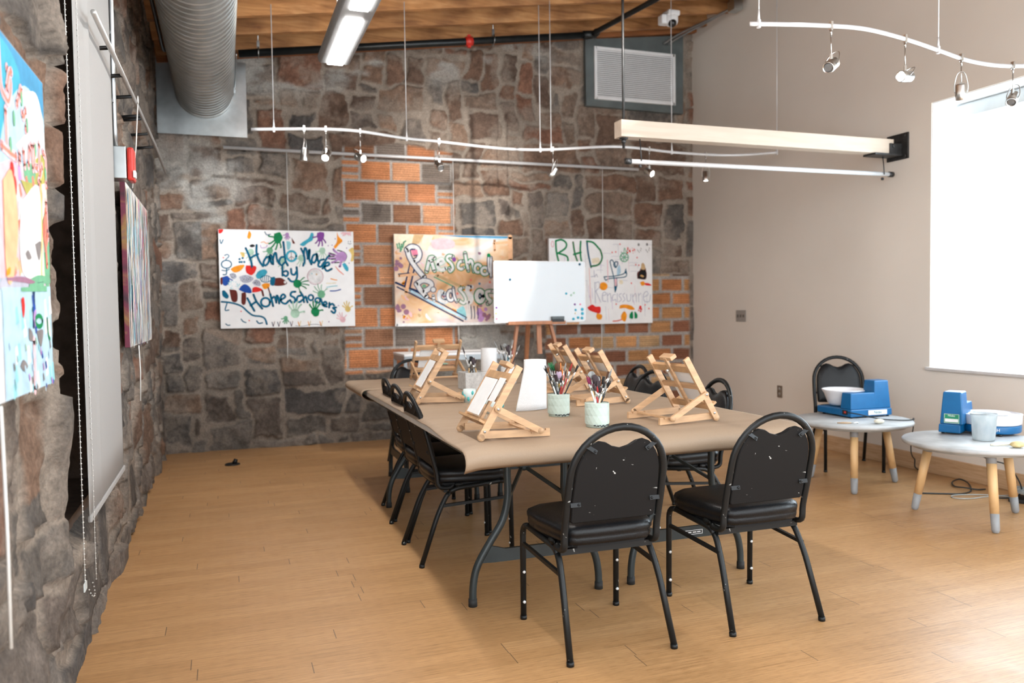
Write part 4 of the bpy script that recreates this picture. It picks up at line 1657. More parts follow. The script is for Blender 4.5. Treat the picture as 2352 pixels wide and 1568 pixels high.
for d in (-30, -10, 10, 30):
    A.line('teal', .005, [(548 + d, 575), (540 + d, 635)])
A.blob('brown', [(630, 600), (700, 598), (755, 640), (745, 665), (690, 678), (622, 668)])
A.blob('teal', [(598, 590), (640, 590), (628, 672), (590, 660)])
A.dot('white', (738, 642), .012)
A.blob('orange', [(505, 665), (540, 648), (585, 655), (575, 695), (530, 708)])
A.blob('blue', [(285, 710), (310, 672), (350, 655), (395, 690), (405, 745), (340, 738)])
A.blob('red', [(412, 740), (420, 695), (460, 685), (515, 715), (470, 735)])
A.blob('brown', [(310, 745), (352, 745), (345, 855), (308, 850)])
A.blob('brown', [(195, 705), (262, 720), (272, 800), (255, 835), (215, 820)])
A.line('brown', .018, [(510, 725), (520, 775)])
A.line('brown', .012, [(570, 695), (590, 765)])
A.blob('blue', [(130, 580), (185, 570), (200, 630), (165, 668), (135, 650)])
A.blob('brown', [(112, 590), (132, 582), (132, 650), (114, 650)])
A.line('blue', .010, [(180, 575), (205, 600), (228, 612)])
A.ring('teal', .010, (175, 450), 48, 40)
A.line('teal', .008, [(160, 360), (185, 350), (200, 370), (170, 400)])
A.line('teal', .010, [(175, 492), (170, 550), (140, 555)])
A.line('teal', .008, [(130, 510), (170, 515), (200, 500)])
A.line('teal', .008, [(120, 200), (130, 240), (150, 200)])
for p in ((300, 400), (330, 390), (320, 430), (345, 430), (300, 430)):
    A.dot('teal', p, .010)
A.blob('teal', [(125, 720), (150, 715), (188, 770), (170, 800), (130, 770)])
A.line('teal', .016, [(118, 830), (170, 835), (240, 850), (310, 880), (370, 940), (420, 975), (490, 985), (530, 1010), (548, 1065)])
A.line('teal', .010, [(170, 845), (150, 915), (185, 915)])
A.line('teal', .012, [(450, 1030), (470, 1055), (505, 1050)])
A.line('teal', .010, [(300, 1010), (320, 1035), (345, 1045)])
A.line('teal', .009, [(152, 1055), (170, 1070), (192, 1068)])
for p in ((302, 930), (377, 1025), (147, 383)):
    A.dot('red', p, .006)
for k in range(34):
    A.dot('lcyan', (185 + rnd.random() * 110, 620 + rnd.random() * 80), .004, n=6)
# letters
T = .0195
for st in ([(362, 290), (388, 355), (412, 430), (418, 478)], [(468, 262), (466, 345), (492, 425), (525, 476)], [(400, 395), (440, 370), (480, 352)],
           [(592, 378), (556, 392), (530, 440), (546, 470), (578, 440), (594, 385), (602, 430), (612, 452)], [(602, 362), (622, 400), (624, 458)], [(622, 415), (640, 352), (656, 348), (662, 405), (682, 452)],
           [(742, 385), (702, 392), (684, 438), (708, 470), (742, 438)], [(730, 235), (738, 330), (746, 420), (768, 472)],
           [(905, 305), (932, 370), (938, 430), (922, 478)], [(930, 380), (940, 308), (956, 310), (970, 390)], [(968, 410), (984, 325), (992, 330), (985, 410), (1006, 466)],
           [(1062, 362), (1026, 378), (1010, 428), (1030, 452), (1056, 420), (1064, 368), (1072, 430), (1088, 452)], [(1132, 418), (1092, 432), (1074, 478), (1100, 492), (1134, 450)], [(1192, 378), (1152, 425), (1118, 512)],
           [(1140, 492), (1186, 474), (1178, 450), (1150, 462), (1140, 505), (1164, 536), (1212, 516)],
           [(715, 480), (714, 575)], [(714, 560), (750, 582), (770, 552), (752, 528), (718, 540)], [(800, 508), (804, 556), (832, 568), (852, 538)], [(856, 492), (860, 575), (842, 628), (802, 636), (770, 604)],
           [(365, 798), (396, 862), (430, 928)], [(425, 762), (452, 832), (506, 906)], [(394, 872), (452, 832)], [(588, 760), (602, 822), (614, 882)], [(602, 805), (630, 788), (646, 848)], [(646, 835), (652, 775), (668, 802), (674, 856)],
           [(690, 822), (736, 790), (716, 764), (692, 790), (696, 840), (736, 860), (768, 832)], [(838, 740), (800, 745), (790, 778), (826, 802), (832, 838), (802, 852), (782, 824)],
           [(892, 780), (860, 790), (850, 830), (876, 846), (906, 824)], [(886, 742), (914, 790), (922, 846)], [(916, 818), (940, 790), (950, 828), (958, 850)], [(1090, 808), (1112, 882)],
           [(1120, 880), (1152, 870), (1140, 846), (1120, 860), (1122, 888), (1152, 896)], [(1180, 858), (1176, 906)], [(1180, 884), (1208, 868), (1228, 886)], [(1248, 906), (1214, 910), (1240, 934), (1226, 962), (1198, 944)]):
    A.line('teal', T, st)
A.ring('teal', T, (540, 842), 44, 44)
A.ring('teal', T * .9, (992, 802), 25, 27)
A.ring('teal', T * .9, (1060, 832), 25, 25)
A.ring('cyan', .020, (808, 380), 48, 50)
for st in ([(806, 335), (806, 425)], [(806, 382), (778, 406)], [(806, 382), (836, 406)]):
    A.line('brown', .004, st)
A.dot('ppink', (1042, 590), .070, .072, 20)
A.dot('white', (1042, 590), .067, .069, 20)
A.ring('mauve', .003, (1042, 590), 82, 82)
A.dot('lcyan', (1008, 560), .006)
A.dot('tan', (1055, 568), .008)
A.hand('lilac', (1320, 395), 120, PI, .020, -1)
for p in ((1275, 330), (1200, 360), (1195, 392), (1208, 420), (1245, 455)):
    A.line('black', .010, [p, (p[0] + 45, p[1] + (12 if p[1] < 380 else -2))])
A.blob('lilac', [(1270, 360), (1330, 345), (1370, 390), (1345, 440), (1280, 430)])
A.line('black', .004, [(1290, 335), (1345, 350), (1372, 392), (1345, 445), (1300, 452)])
A.hand('green', (860, 660), 100, -.1, .010)
A.hand('green', (1030, 945), 95, -PI / 2, .014)
A.blob('green', [(1000, 920), (1070, 920), (1065, 985), (1015, 990)])
A.hand('lgreen', (1100, 770), 95, -PI * .68, .007)
A.hand('pgreen', (830, 960), 110, -PI * .5, .014)
A.hand('lgreen', (735, 1005), 50, PI / 2, .010)
A.hand('yellow', (1370, 925), 70, -PI * .62, .010)
A.hand('ppink', (1315, 1030), 70, -PI * .72, .008)
A.line('coral', .010, [(1248, 490), (1285, 535), (1335, 578)], taper=True)
A.line('orange', .008, [(1200, 615), (1232, 625), (1262, 630)])
A.line('cream', .009, [(1155, 660), (1200, 662), (1250, 658)])
A.line('lcyan', .008, [(1155, 702), (1210, 692), (1265, 688)])
A.line('blue', .010, [(1190, 738), (1245, 738), (1298, 726)])
for k, p in enumerate(((1170, 1050), (1272, 888), (1255, 215), (1220, 278), (1180, 282), (1370, 310), (1392, 462), (1145, 235))):
    A.dot('purple', p, .005)
for x, c1_ in ((610, 'navy'), (665, 'navy'), (790, 'navy'), (870, 'orange'), (970, 'orange'), (1090, 'orange')):
    A.line(c1_, .006, [(x, 1090), (x - 12, 1045)])
    A.line('brown' if c1_ == 'navy' else 'yellow', .005, [(x, 1090), (x + 14, 1040)])
A.line('navy', .003, [(830, 1085), (900, 1090), (980, 1075), (1050, 1075), (1100, 1090)])
for k in range(26):
    A.line('ppink', .004, [(1310 + rnd.random() * 110, 150 + rnd.random() * 8), (1310 + rnd.random() * 110, 165 + rnd.random() * 25)])
for x in (1390, 1412):
    A.line('dteal', .004, [(x, 240), (x, 252)])
A.line('dteal', .004, [(1385, 262), (1402, 272), (1420, 266)])
M_FACE_W = mat('white_painted_canvas', (0.86, 0.86, 0.86), 0.6, 0, 0.03, 10, 0.1, 250)
painting('white painting reading Hand Made by Homeschoolers with hand prints, left of the brick infill', (.500, -.098, 1.135), 0, 1.22, .905, .038, M_FACE_W, M_EDGE, A, GP)

# 2: preschool picassos
A = Art(1.22, .905, lambda x, y: ((x - 148) / 1512, (y - (208 + (x - 145) * .016)) / (1392 - (x - 145) * .010 - (208 + (x - 145) * .016))))
A.blob('cream', [(150, 212), (390, 212), (350, 420), (230, 430), (150, 300)], False)
A.blob('tan', [(400, 215), (520, 218), (460, 330), (360, 360)], False)
A.blob('cream', [(520, 225), (640, 225), (560, 420), (470, 400)], False)
A.blob('sky', [(690, 225), (1000, 228), (1640, 238), (1630, 262), (1400, 258), (1000, 248)], False)
A.blob('lblue', [(900, 245), (1600, 262), (1540, 280), (1200, 268)], False)
A.blob('ppink', [(600, 290), (760, 260), (900, 300), (880, 390), (650, 400)])
for k in range(60):
    x_, y_ = 170 + rnd.random() * 1440, 420 + rnd.random() * 900
    cc_ = rnd.choice(['peach', 'orange', 'ppink', 'cream', 'peach', 'tan', 'mauve', 'white'])
    L_ = 30 + rnd.random() * 90
    A.line(cc_, .012 + rnd.random() * .022, [(x_, y_), (x_ + L_ * (rnd.random() - .3), y_ + L_ * .4), (x_ + L_ * .6, y_ + L_ * (rnd.random()))], taper=True)
for st in ([(185, 340), (195, 390)], [(210, 330), (222, 400)], [(240, 340), (240, 410)], [(265, 330), (255, 380)], [(290, 300), (265, 320)], [(225, 430), (240, 370)]):
    A.line('lgreen', .016, st)
for k in range(9):
    A.dot('mauve', (165 + rnd.random() * 70, 500 + rnd.random() * 160), .022 * rnd.random() + .006)
    A.dot('mauve', (165 + rnd.random() * 120, 1090 + rnd.random() * 260), .022 * rnd.random() + .006)
    A.dot('lilac', (1210 + rnd.random() * 140, 1150 + rnd.random() * 160), .03 * rnd.random() + .006)
    A.dot('mauve', (1240 + rnd.random() * 110, 1230 + rnd.random() * 90), .02 * rnd.random() + .006)
A.blob('lcyan', [(920, 1180), (1010, 1140), (1040, 1290), (930, 1230)])
# big paint brushes crossing the canvas
A.line('navy', .020, [(160, 830), (270, 880), (480, 960)], False)
A.line('navy', .014, [(175, 885), (360, 980), (1000, 1330)], False)
A.line('navy', .012, [(360, 920), (700, 1090), (1045, 1285)], False)
A.line('lblue', .024, [(330, 930), (640, 1105), (1040, 1305)], False)
A.line('lgreen', .012, [(660, 740), (960, 880)], False)
A.line('lgreen', .012, [(640, 760), (880, 880)], False)
A.line('tan', .028, [(680, 742), (980, 885)], False)
A.line('navy', .018, [(345, 580), (270, 880)], False)
A.line('navy', .016, [(400, 620), (330, 910)], False)
A.line('peach', .036, [(375, 560), (330, 760), (285, 960)], False)
A.line('peach', .026, [(200, 745), (480, 715), (760, 705)], False)
A.line('navy', .010, [(195, 722), (330, 708)], False)
A.line('peach', .026, [(1430, 290), (1430, 420)], False)
A.line('peach', .026, [(1420, 330), (1640, 310)], False)
A.line('peach', .050, [(1640, 245), (1640, 560)], False)
A.line('white', .028, [(160, 1372), (900, 1368), (1650, 1360)], False)


def outlined(st, cout, wo, wi, cin='white'):
    for s_ in st:
        A.line(cout, wo, s_)
    for s_ in st:
        A.line(cin, wi, s_)


outlined([[(312, 420), (340, 520), (420, 650), (510, 760)], [(300, 410), (360, 370), (430, 390), (462, 460), (440, 530), (385, 560)]], 'navy', .060, .040)
A.blob('navy', [(352, 405), (410, 398), (440, 480), (390, 498)], False)
A.blob('pink', [(355, 418), (432, 408), (442, 472), (372, 484)], False)
outlined([[(545, 690), (575, 560), (590, 510)], [(575, 560), (610, 505), (645, 520)], [(610, 560), (645, 680)]], 'green', .048, .030)
outlined([[(690, 600), (760, 570), (735, 530), (690, 560), (690, 640), (735, 670), (790, 650)]], 'pgreen', .044, .030)
outlined([[(880, 500), (830, 490), (805, 530), (860, 590), (880, 650), (840, 690), (835, 650)]], 'green', .046, .026)
A.dot('purple', (897, 535), .021, .024)
outlined([[(1010, 560), (965, 570), (945, 630), (985, 660), (1020, 640)]], 'green', .042, .026)
outlined([[(1040, 455), (1055, 560), (1080, 680)], [(1075, 600), (1110, 545), (1135, 590), (1150, 690)]], 'green', .046, .026)
A.ring('green', .044, (1205, 650), 42, 52)
A.ring('white', .026, (1205, 650), 42, 52)
A.ring('green', .044, (1295, 685), 45, 45)
A.ring('white', .026, (1295, 685), 45, 45)
outlined([[(1350, 480), (1345, 600), (1355, 700)], [(1380, 510), (1375, 640), (1375, 760)]], 'navy', .036, .018)
A.dot('green', (1350, 482), .020)
outlined([[(420, 850), (465, 930), (535, 1010)], [(415, 850), (500, 805), (590, 830), (600, 880), (540, 930), (490, 940)]], 'navy', .058, .042)
A.blob('lgreen', [(485, 870), (510, 852), (535, 868), (530, 890), (490, 894)])
A.ring('navy', .010, (625, 922), 33, 32)
A.dot('white', (625, 922), .024)
outlined([[(625, 1000), (632, 1060)]], 'dteal', .036, .026)
outlined([[(760, 970), (710, 950), (705, 1050), (780, 1080), (790, 1040)]], 'lblue', .044, .032)
A.line('navy', .007, [(775, 975), (740, 985), (725, 1020), (755, 1050), (790, 1045)])
A.ring('navy', .044, (845, 1000), 38, 62)
A.ring('white', .026, (845, 1000), 38, 62)
outlined([[(880, 900), (890, 1000), (920, 1080)]], 'navy', .036, .020)
outlined([[(1010, 900), (960, 920), (1010, 980), (1040, 1050), (1010, 1100), (950, 1060)]], 'green', .040, .026)
outlined([[(1120, 890), (1065, 900), (1070, 960), (1115, 1020), (1100, 1085), (1070, 1090)]], 'white', .044, .036)
A.line('navy', .012, [(1065, 870), (1115, 878)])
A.ring('green', .062, (1225, 1010), 45, 70)
A.ring('white', .040, (1225, 1010), 45, 70)
A.ring('navy', .012, (1228, 1008), 16, 24)
outlined([[(1370, 945), (1310, 960), (1330, 1040), (1370, 1070), (1330, 1110)], [(1370, 945), (1460, 960)]], 'green', .048, .030)
for x in (1105, 1145, 1190):
    A.line('navy', .009, [(x, 1140), (x + 8, 1240), (x + 4, 1300)])
for x in (1060, 1085):
    A.line('white', .009, [(x, 1100), (x + 8, 1210)])
for p in ((1110, 800), (1360, 830), (932, 975)):
    A.dot('coral', p, .012)
A.dot('sky', (1222, 848), .012)
M_F2 = patchy('orange_washed_canvas', [(0.25, (.50, .26, .10)), (0.42, (.74, .42, .20)), (0.55, (.78, .56, .36)), (0.72, (.74, .60, .50))], 3.2, 1.6, (1, 1, 1.3), [(0.3, (.60, .46, .46)), (0.5, (.74, .66, .62)), (0.7, (.66, .72, .74))])
painting('orange painting reading Preschool Picassos, partly behind the whiteboard', (2.112, -.098, 1.122), 0, 1.22, .905, .038, M_F2, M_EDGE, A, GP)

# 3: renaissance painting
A = Art(1.22, .905, lambda x, y: ((x - 845) / 1185 if True else 0, (y - (108 + (x - 845) * .040)) / (1142 - (x - 845) * .005 - (108 + (x - 845) * .040))))
for k in range(46):
    x_, y_ = 870 + rnd.random() * 1130, 170 + rnd.random() * 900
    A.line(rnd.choice(['pencil', 'lilac', 'ppink', 'pencil']), .003, [(x_, y_), (x_ + 6, y_ + 40 + rnd.random() * 120)])
for k in range(14):
    x_, y_ = 1180 + rnd.random() * 800, 180 + rnd.random() * 600
    A.line('pencil', .003, [(x_, y_), (x_ + 25, y_ - 6), (x_ + 60 + 60 * rnd.random(), y_)])
G_ = .023
for c_, st in (('green', [(920, 140), (925, 260), (950, 395)]), ('green', [(920, 140), (985, 128), (1035, 170), (1025, 230), (940, 290)]), ('green', [(940, 285), (1040, 325), (1055, 395)]),
               ('olive', [(1112, 160), (1130, 290), (1160, 392)]), ('green', [(1198, 152), (1192, 270), (1205, 390), (1240, 450)]), ('green', [(1118, 305), (1200, 282)]),
               ('dteal', [(1268, 150), (1280, 290), (1312, 462)]), ('green', [(1266, 152), (1340, 170), (1420, 260)]), ('olive', [(1420, 258), (1440, 350), (1400, 430), (1310, 452)])):
    A.line('brown' if c_ == 'olive' else c_, G_ * .85, st)
    A.line('green' if c_ != 'dteal' else 'dteal', G_ * .6, st)
A.ring('ppink', .010, (885, 178), 14, 34)
A.blob('cream', [(1320, 360), (1400, 350), (1405, 410), (1330, 420)])
A.ring('lgreen', .012, (1697, 352), 48, 50)
for k in range(7):
    a_ = k * .9
    A.line('lgreen', .010, [(1697, 352), (1697 + 38 * math.cos(a_), 352 + 38 * math.sin(a_))])
A.line('lgreen', .008, [(1660, 290), (1690, 300), (1700, 240), (1720, 290), (1735, 265)])
# crossed brush and plane shape in dark outline
for st in ([(1530, 400), (1545, 470), (1575, 600), (1585, 690)], [(1530, 400), (1550, 378), (1575, 410), (1600, 470)], [(1600, 400), (1620, 410), (1612, 450), (1590, 470), (1572, 430), (1600, 400)], [(1460, 578), (1580, 572), (1690, 545), (1715, 490)],
           [(1460, 578), (1480, 620), (1520, 600), (1700, 585), (1725, 545)], [(1605, 600), (1608, 690)]):
    A.line('dteal', .011, st)
A.blob('dteal', [(1575, 690), (1608, 688), (1600, 740), (1584, 768)])
A.blob('dteal', [(1700, 540), (1712, 485), (1728, 545)])
A.blob('lblue', [(1612, 480), (1640, 440), (1655, 530), (1612, 560)])
A.blob('ppink', [(1580, 610), (1605, 605), (1606, 680), (1585, 684)])
# small dark collage figure
A.blob('brown', [(1850, 608), (1848, 540), (1880, 510), (1895, 480), (1945, 480), (1955, 520), (1962, 560), (1945, 618)])
A.blob('black', [(1856, 606), (1866, 545), (1900, 505), (1945, 510), (1956, 560), (1940, 614)])
A.blob('tan', [(1895, 500), (1898, 440), (1918, 422), (1940, 450), (1942, 500)])
A.blob('skin', [(1880, 575), (1900, 562), (1930, 580), (1915, 592)])
for p in ((1868, 205), (1968, 205)):
    A.dot('grey', p, .012, .016)
    for q_ in ((-15, 60), (0, 80), (18, 62), (24, 40)):
        A.line('grey', .006, [(p[0] + q_[0], p[1] + q_[1]), (p[0] + q_[0] + 8, p[1] + q_[1] + 14)])
for k in range(20):
    A.dot('red', (1720 + rnd.random() * 110, 235 + rnd.random() * 70), .003 + .006 * rnd.random() ** 2)
for p in ((1556, 290), (1597, 286), (1648, 195), (1740, 242), (1868, 448), (1832, 442), (1778, 660), (1598, 905), (1940, 920), (1985, 965), (1848, 358)):
    A.dot('red', p, .008)
A.blob('orange', [(1880, 650), (1925, 640), (1940, 680), (1900, 690)])
A.blob('red', [(1935, 660), (1985, 665), (2020, 690), (1980, 692), (1945, 685)])
A.dot('orange', (1452, 690), .050, .044)
A.dot('cream', (1658, 645), .024)
A.blob('red', [(1265, 940), (1320, 905), (1360, 930), (1415, 935), (1410, 1010), (1350, 1000), (1290, 975)])
A.blob('orange', [(1375, 1010), (1430, 1030), (1425, 1080), (1385, 1085), (1365, 1050)])
A.blob('orange', [(1635, 960), (1645, 920), (1710, 912), (1780, 930), (1815, 972), (1760, 975), (1700, 955)])
A.blob('orange', [(1655, 1090), (1655, 1040), (1692, 992), (1722, 1040), (1700, 1115)])
A.line('coral', .014, [(1560, 1108), (1610, 1105), (1660, 1090)])
A.blob('green', [(1752, 1075), (1755, 1030), (1790, 995), (1795, 1080)])
A.blob('green', [(1812, 1082), (1812, 998), (1845, 1030), (1845, 1075)])
for k in range(10):
    A.dot('red', (1860 + rnd.random() * 45, 930 + rnd.random() * 70), .004 + .010 * rnd.random())
A.line('red', .012, [(1212, 830), (1214, 880)])
A.line('coral', .004, [(1290, 470), (1300, 700), (1305, 900)])
A.line('ppink', .010, [(1500, 380), (1505, 640)])
A.blob('peach', [(1030, 1115), (1170, 1112), (1170, 1138), (1030, 1140)], False)
# pale pencilled word
xw = 1350
for st in ([(1352, 640), (1358, 885)], [(1352, 650), (1400, 640), (1405, 700), (1362, 745)], [(1362, 745), (1420, 880)], [(1440, 800), (1480, 790), (1470, 760), (1440, 780), (1440, 860), (1480, 870)], [(1495, 770), (1500, 880)], [(1500, 800), (1530, 780), (1540, 880)],
           [(1590, 790), (1560, 800), (1555, 860), (1590, 850), (1595, 880)], [(1610, 780), (1612, 880)], [(1660, 780), (1630, 800), (1660, 850), (1630, 880)], [(1700, 780), (1675, 800), (1700, 850), (1675, 880)], [(1720, 790), (1730, 870), (1765, 860), (1770, 790)],
           [(1790, 790), (1795, 885)], [(1795, 820), (1830, 785), (1835, 885)], [(1860, 780), (1865, 885)], [(1862, 810), (1890, 780)], [(1920, 830), (1975, 800), (1960, 760), (1925, 790), (1925, 870), (1990, 880), (2005, 800)], [(1310, 575), (1345, 570)], [(1345, 500), (1350, 580), (1370, 545), (1385, 580)]):
    A.line('pencil', .007, st)
painting('white painting with green letters R H D and paint splashes, right of the whiteboard', (3.745, -.098, 1.105), 0, 1.22, .905, .038, M_FACE_W, M_EDGE, A, GP)

# 4: narrow view of the streaked painting on the left wall
A = Art(1.25, .86, lambda x, y: (x, y))
for k in range(420):
    x_, y_, L_ = rnd.random(), rnd.random() ** 1.2 * .9 - .03, .06 + rnd.random() * .34
    if y_ < .22:
        c_ = rnd.choice(['teal', 'lblue', 'pink', 'red', 'white', 'lcyan', 'mauve', 'olive', 'coral', 'white'] if x_ > .3 else ['lcyan', 'white', 'lblue', 'peach', 'teal', 'tan'])
    elif y_ < .55:
        c_ = rnd.choice(['white', 'white', 'lilac', 'lcyan', 'lblue', 'peach', 'pencil', 'pink', 'teal'])
    else:
        c_ = rnd.choice(['white', 'white', 'pencil', 'lblue', 'peach', 'cream', 'navy', 'lilac', 'blue'] if y_ < .8 else ['pencil', 'blue', 'white', 'lilac', 'navy', 'grey'])
    A.line(c_, .006 + rnd.random() * .022, [(x_, max(0, y_)), (x_ + .006, y_ + L_ / 2), (x_ - .004, min(.99, y_ + L_))], taper=True)
for k in range(170):
    x_, y_, L_ = rnd.random(), rnd.random() * .9, .06 + rnd.random() * .3
    A.line(rnd.choice(['white', 'white', 'white', 'lcyan', 'cream', 'lblue']), .008 + rnd.random() * .022, [(x_, y_), (x_ + .005, y_ + L_ / 2), (x_ - .003, min(.99, y_ + L_))], taper=True)
M_F4 = patchy('streaked_canvas', [(0.3, (.34, .42, .48)), (0.45, (.70, .72, .72)), (0.6, (.72, .60, .52)), (0.75, (.55, .50, .62))], 5.0, .4, (9, 1, .55))
M_E4 = patchy('dark_red_canvas_edge', [(0.3, (.05, .015, .03)), (0.5, (.16, .02, .05)), (0.6, (.30, .17, .05)), (0.75, (.12, .04, .14))], 6, 1.0)
P4 = painting('vertically streaked painting with dark red edge on the left stone wall beyond the blind', (.064, -3.27, 1.105), PI / 2, 1.30, .865, .026, M_F4, M_E4, A, 'paintings on the left wall')
# 5: large painting at the left edge of the picture
A = Art(1.24, .840, lambda x, y: (.605 + .395 * x / 113., (y - (68 + 154 * x / 112.)) / ((930 - 48 * x / 112.) - (68 + 154 * x / 112.))))
A.blob('sky', [(-20, 30), (40, 125), (113, 224), (113, 330), (80, 372), (30, 388), (-20, 400)], False)
A.blob('cyan', [(-10, 70), (30, 130), (50, 200), (40, 300), (0, 330)])
A.blob('lblue', [(20, 240), (60, 210), (100, 270), (112, 330), (70, 380), (0, 400), (0, 330)])
A.blob('white', [(56, 225), (90, 235), (106, 290), (108, 345), (84, 352), (60, 300)])
A.blob('white', [(34, 340), (80, 310), (104, 345), (60, 376)])
A.blob('ppink', [(-10, 385), (40, 378), (52, 460), (40, 640), (-10, 650)])
for k in range(34):
    x_, y_ = rnd.random() * 42, 380 + rnd.random() * 260
    A.line(rnd.choice(['lilac', 'ppink', 'white', 'lblue', 'pink', 'peach']), .035, [(x_, y_), (x_ + 2, y_ + 34)], taper=True)
A.blob('ppink', [(0, 395), (30, 385), (36, 480), (10, 520)])
A.blob('olive', [(60, 392), (113, 372), (113, 470), (80, 470), (60, 430)], False)
A.blob('lgreen', [(50, 385), (80, 392), (76, 430), (52, 420)])
A.blob('cream', [(86, 440), (113, 440), (113, 650), (86, 655)], False)
A.blob('lgreen', [(96, 520), (113, 500), (113, 655), (98, 655)])
A.blob('white', [(36, 470), (88, 440), (92, 560), (90, 648), (36, 650), (30, 560)], False)
for k in range(30):
    x_, y_ = rnd.random() * 110, 400 + rnd.random() * 240
    A.line(rnd.choice(['ppink', 'peach', 'lilac', 'cream', 'coral', 'white', 'lblue']), .03, [(x_, y_), (x_ + 3, y_ + 30)], taper=True)
A.blob('pencil', [(-10, 645), (60, 642), (60, 668), (-10, 672)])
A.blob('lblue', [(-10, 668), (113, 668), (113, 890), (-10, 940)], False)
for k in range(26):
    x_, y_ = rnd.random() * 112, 680 + rnd.random() * 220
    A.line(rnd.choice(['white', 'lcyan', 'white', 'lblue']), .035, [(x_, y_), (x_ + 2, y_ + 40)], taper=True)
for st in ([(2, 100), (4, 200), (12, 230), (20, 240), (26, 200), (18, 165)], [(16, 215), (22, 180), (28, 175)], [(44, 230), (38, 250)], [(52, 225), (48, 215), (46, 235)], [(60, 265), (54, 280), (50, 270)], [(62, 300), (58, 310)], [(12, 260), (12, 350)], [(0, 340), (20, 360), (32, 368)],
           [(66, 350), (62, 390)], [(72, 345), (74, 400)], [(80, 350), (78, 395), (86, 400)], [(94, 350), (92, 420), (100, 400)], [(104, 370), (112, 390), (110, 440)], [(88, 430), (96, 460), (92, 500)], [(108, 480), (110, 560)], [(40, 360), (40, 380)], [(50, 355), (52, 390)]):
    A.line('ppink', .026, st)
    A.line('coral', .010, st)
for p in ((30, 280), (50, 238), (62, 300), (20, 340), (82, 360), (110, 420)):
    A.dot('lgreen', p, .012, .02)
for k in range(16):
    A.dot('red', (12 + rnd.random() * 16, 395 + rnd.random() * 130), .008 + .012 * rnd.random(), .02)
A.blob('peach', [(0, 420), (20, 400), (30, 520), (16, 640), (0, 640)])
A.blob('olive', [(40, 420), (70, 440), (80, 500), (60, 470)])
A.blob('white', [(40, 470), (86, 440), (92, 560), (88, 640), (40, 640), (32, 560)])
A.line('yellow', .016, [(94, 430), (92, 540), (86, 640)])
A.blob('grey', [(70, 570), (88, 566), (84, 600), (78, 605)])
A.blob('grey', [(44, 590), (52, 582), (60, 600), (50, 604)])
A.ring('coral', .014, (103, 545), 6, 30)
A.line('coral', .022, [(106, 500), (102, 560), (104, 620)])
A.blob('orange', [(0, 628), (8, 620), (8, 635), (0, 640)])
A.line('lgreen', .022, [(50, 655), (80, 650), (112, 655)], taper=True)
A.line('mauve', .014, [(0, 648), (40, 650), (70, 660)], taper=True)
for k in range(14):
    A.line(rnd.choice(['navy', 'blue', 'lilac', 'dteal']), .018, [(56 + rnd.random() * 10, 660 + rnd.random() * 90), (56 + rnd.random() * 10, 690 + rnd.random() * 90)], taper=True)
for k in range(8):
    A.line(rnd.choice(['navy', 'lgreen', 'pencil']), .016, [(30 + rnd.random() * 40, 660 + rnd.random() * 14), (60 + rnd.random() * 45, 660 + rnd.random() * 14)], taper=True)
A.blob('red', [(30, 695), (36, 690), (38, 715), (33, 738)])
A.ring('green', .012, (74, 745), 10, 12)
A.blob('grey', [(66, 768), (84, 765), (80, 795), (74, 802)])
A.blob('grey', [(46, 760), (54, 770), (56, 790), (46, 788)])
A.blob('grey', [(22, 850), (30, 835), (40, 850), (30, 862)])
A.line('green', .012, [(98, 740), (100, 775), (104, 785)])
A.line('ppink', .026, [(58, 790), (58, 850), (56, 905)])
for k in range(26):
    x_, y_ = rnd.random() * 110, 780 + rnd.random() * 120
    A.line(rnd.choice(['lblue', 'blue', 'lcyan', 'lilac', 'pgreen', 'grey']), .014, [(x_, y_), (x_ + 2, y_ + 16)], taper=True)
M_F5 = patchy('blue_and_white_canvas', [(0.3, (.30, .52, .64)), (0.5, (.66, .74, .76)), (0.7, (.76, .76, .74))], 4, 1.2, (1, 1, 1), [(0.3, (.70, .42, .40)), (0.6, (.52, .62, .70))])
# upper half of the same canvas is painted blue, the lower half pale
painting('large blurred blue, pink and white painting at the left edge on the near stone wall', (.070, -6.575, 1.088), PI / 2, 1.24, .840, .036, M_F5, M_EDGE, A, 'paintings on the left wall')

# hanging wires of the paintings
GW = 'white hanging cords of the paintings'
for x, z0, z1, l in ((1.12, 2.035, 2.775, 'cord holding the Hand Made painting from the rail'), (2.725, 2.02, 2.77, 'cord holding the Preschool painting from the rail beside the brick infill'), (4.377, 2.0, 2.77, 'cord holding the R H D painting from the rail')):
    mb = MB()
    mb.tube([(x, -.085, z1 + .02), (x, -.080, z0 + .005)], .0035, 6)
    tag(mb.build('hanging_cord', M_WIRE), 'white ' + l, 'cord', GW)
for x, z0, z1, l in ((1.083, .845, 1.132, 'white cord end dangling below the Hand Made painting'), (2.757, .86, 1.118, 'white cord end dangling below the Preschool painting'), (4.352, .82, 1.10, 'white cord end dangling below the R H D painting')):
    mb = MB()
    mb.tube([(x, -.078, z1), (x + .004, -.078, (z0 + z1) / 2), (x, -.078, z0)], .0035, 6)
    tag(mb.build('hanging_cord', M_WIRE), l, 'cord', GW)
mb = MB()
mb.tube([(.118, -3.03, 2.455), (.10, -3.02, 2.2), (.076, -3.02, 1.972)], .0035, 6)
mb.tube([(.118, -3.03 + .02 * math.sin(a), 2.452 + .02 * math.cos(a)) for a in [2 * PI * k / 10 for k in range(10)]], .003, 5, closed=True)
tag(mb.build('hanging_cord', M_WIRE), 'white cord holding the streaked painting from the left wall rod', 'cord', GW)
mb = MB()
mb.tube([(.066, -2.85, 1.10), (.070, -2.845, .95), (.066, -2.85, .78)], .0035, 6)
tag(mb.build('hanging_cord', M_WIRE), 'white cord end dangling below the streaked painting', 'cord', GW)
mb = MB()
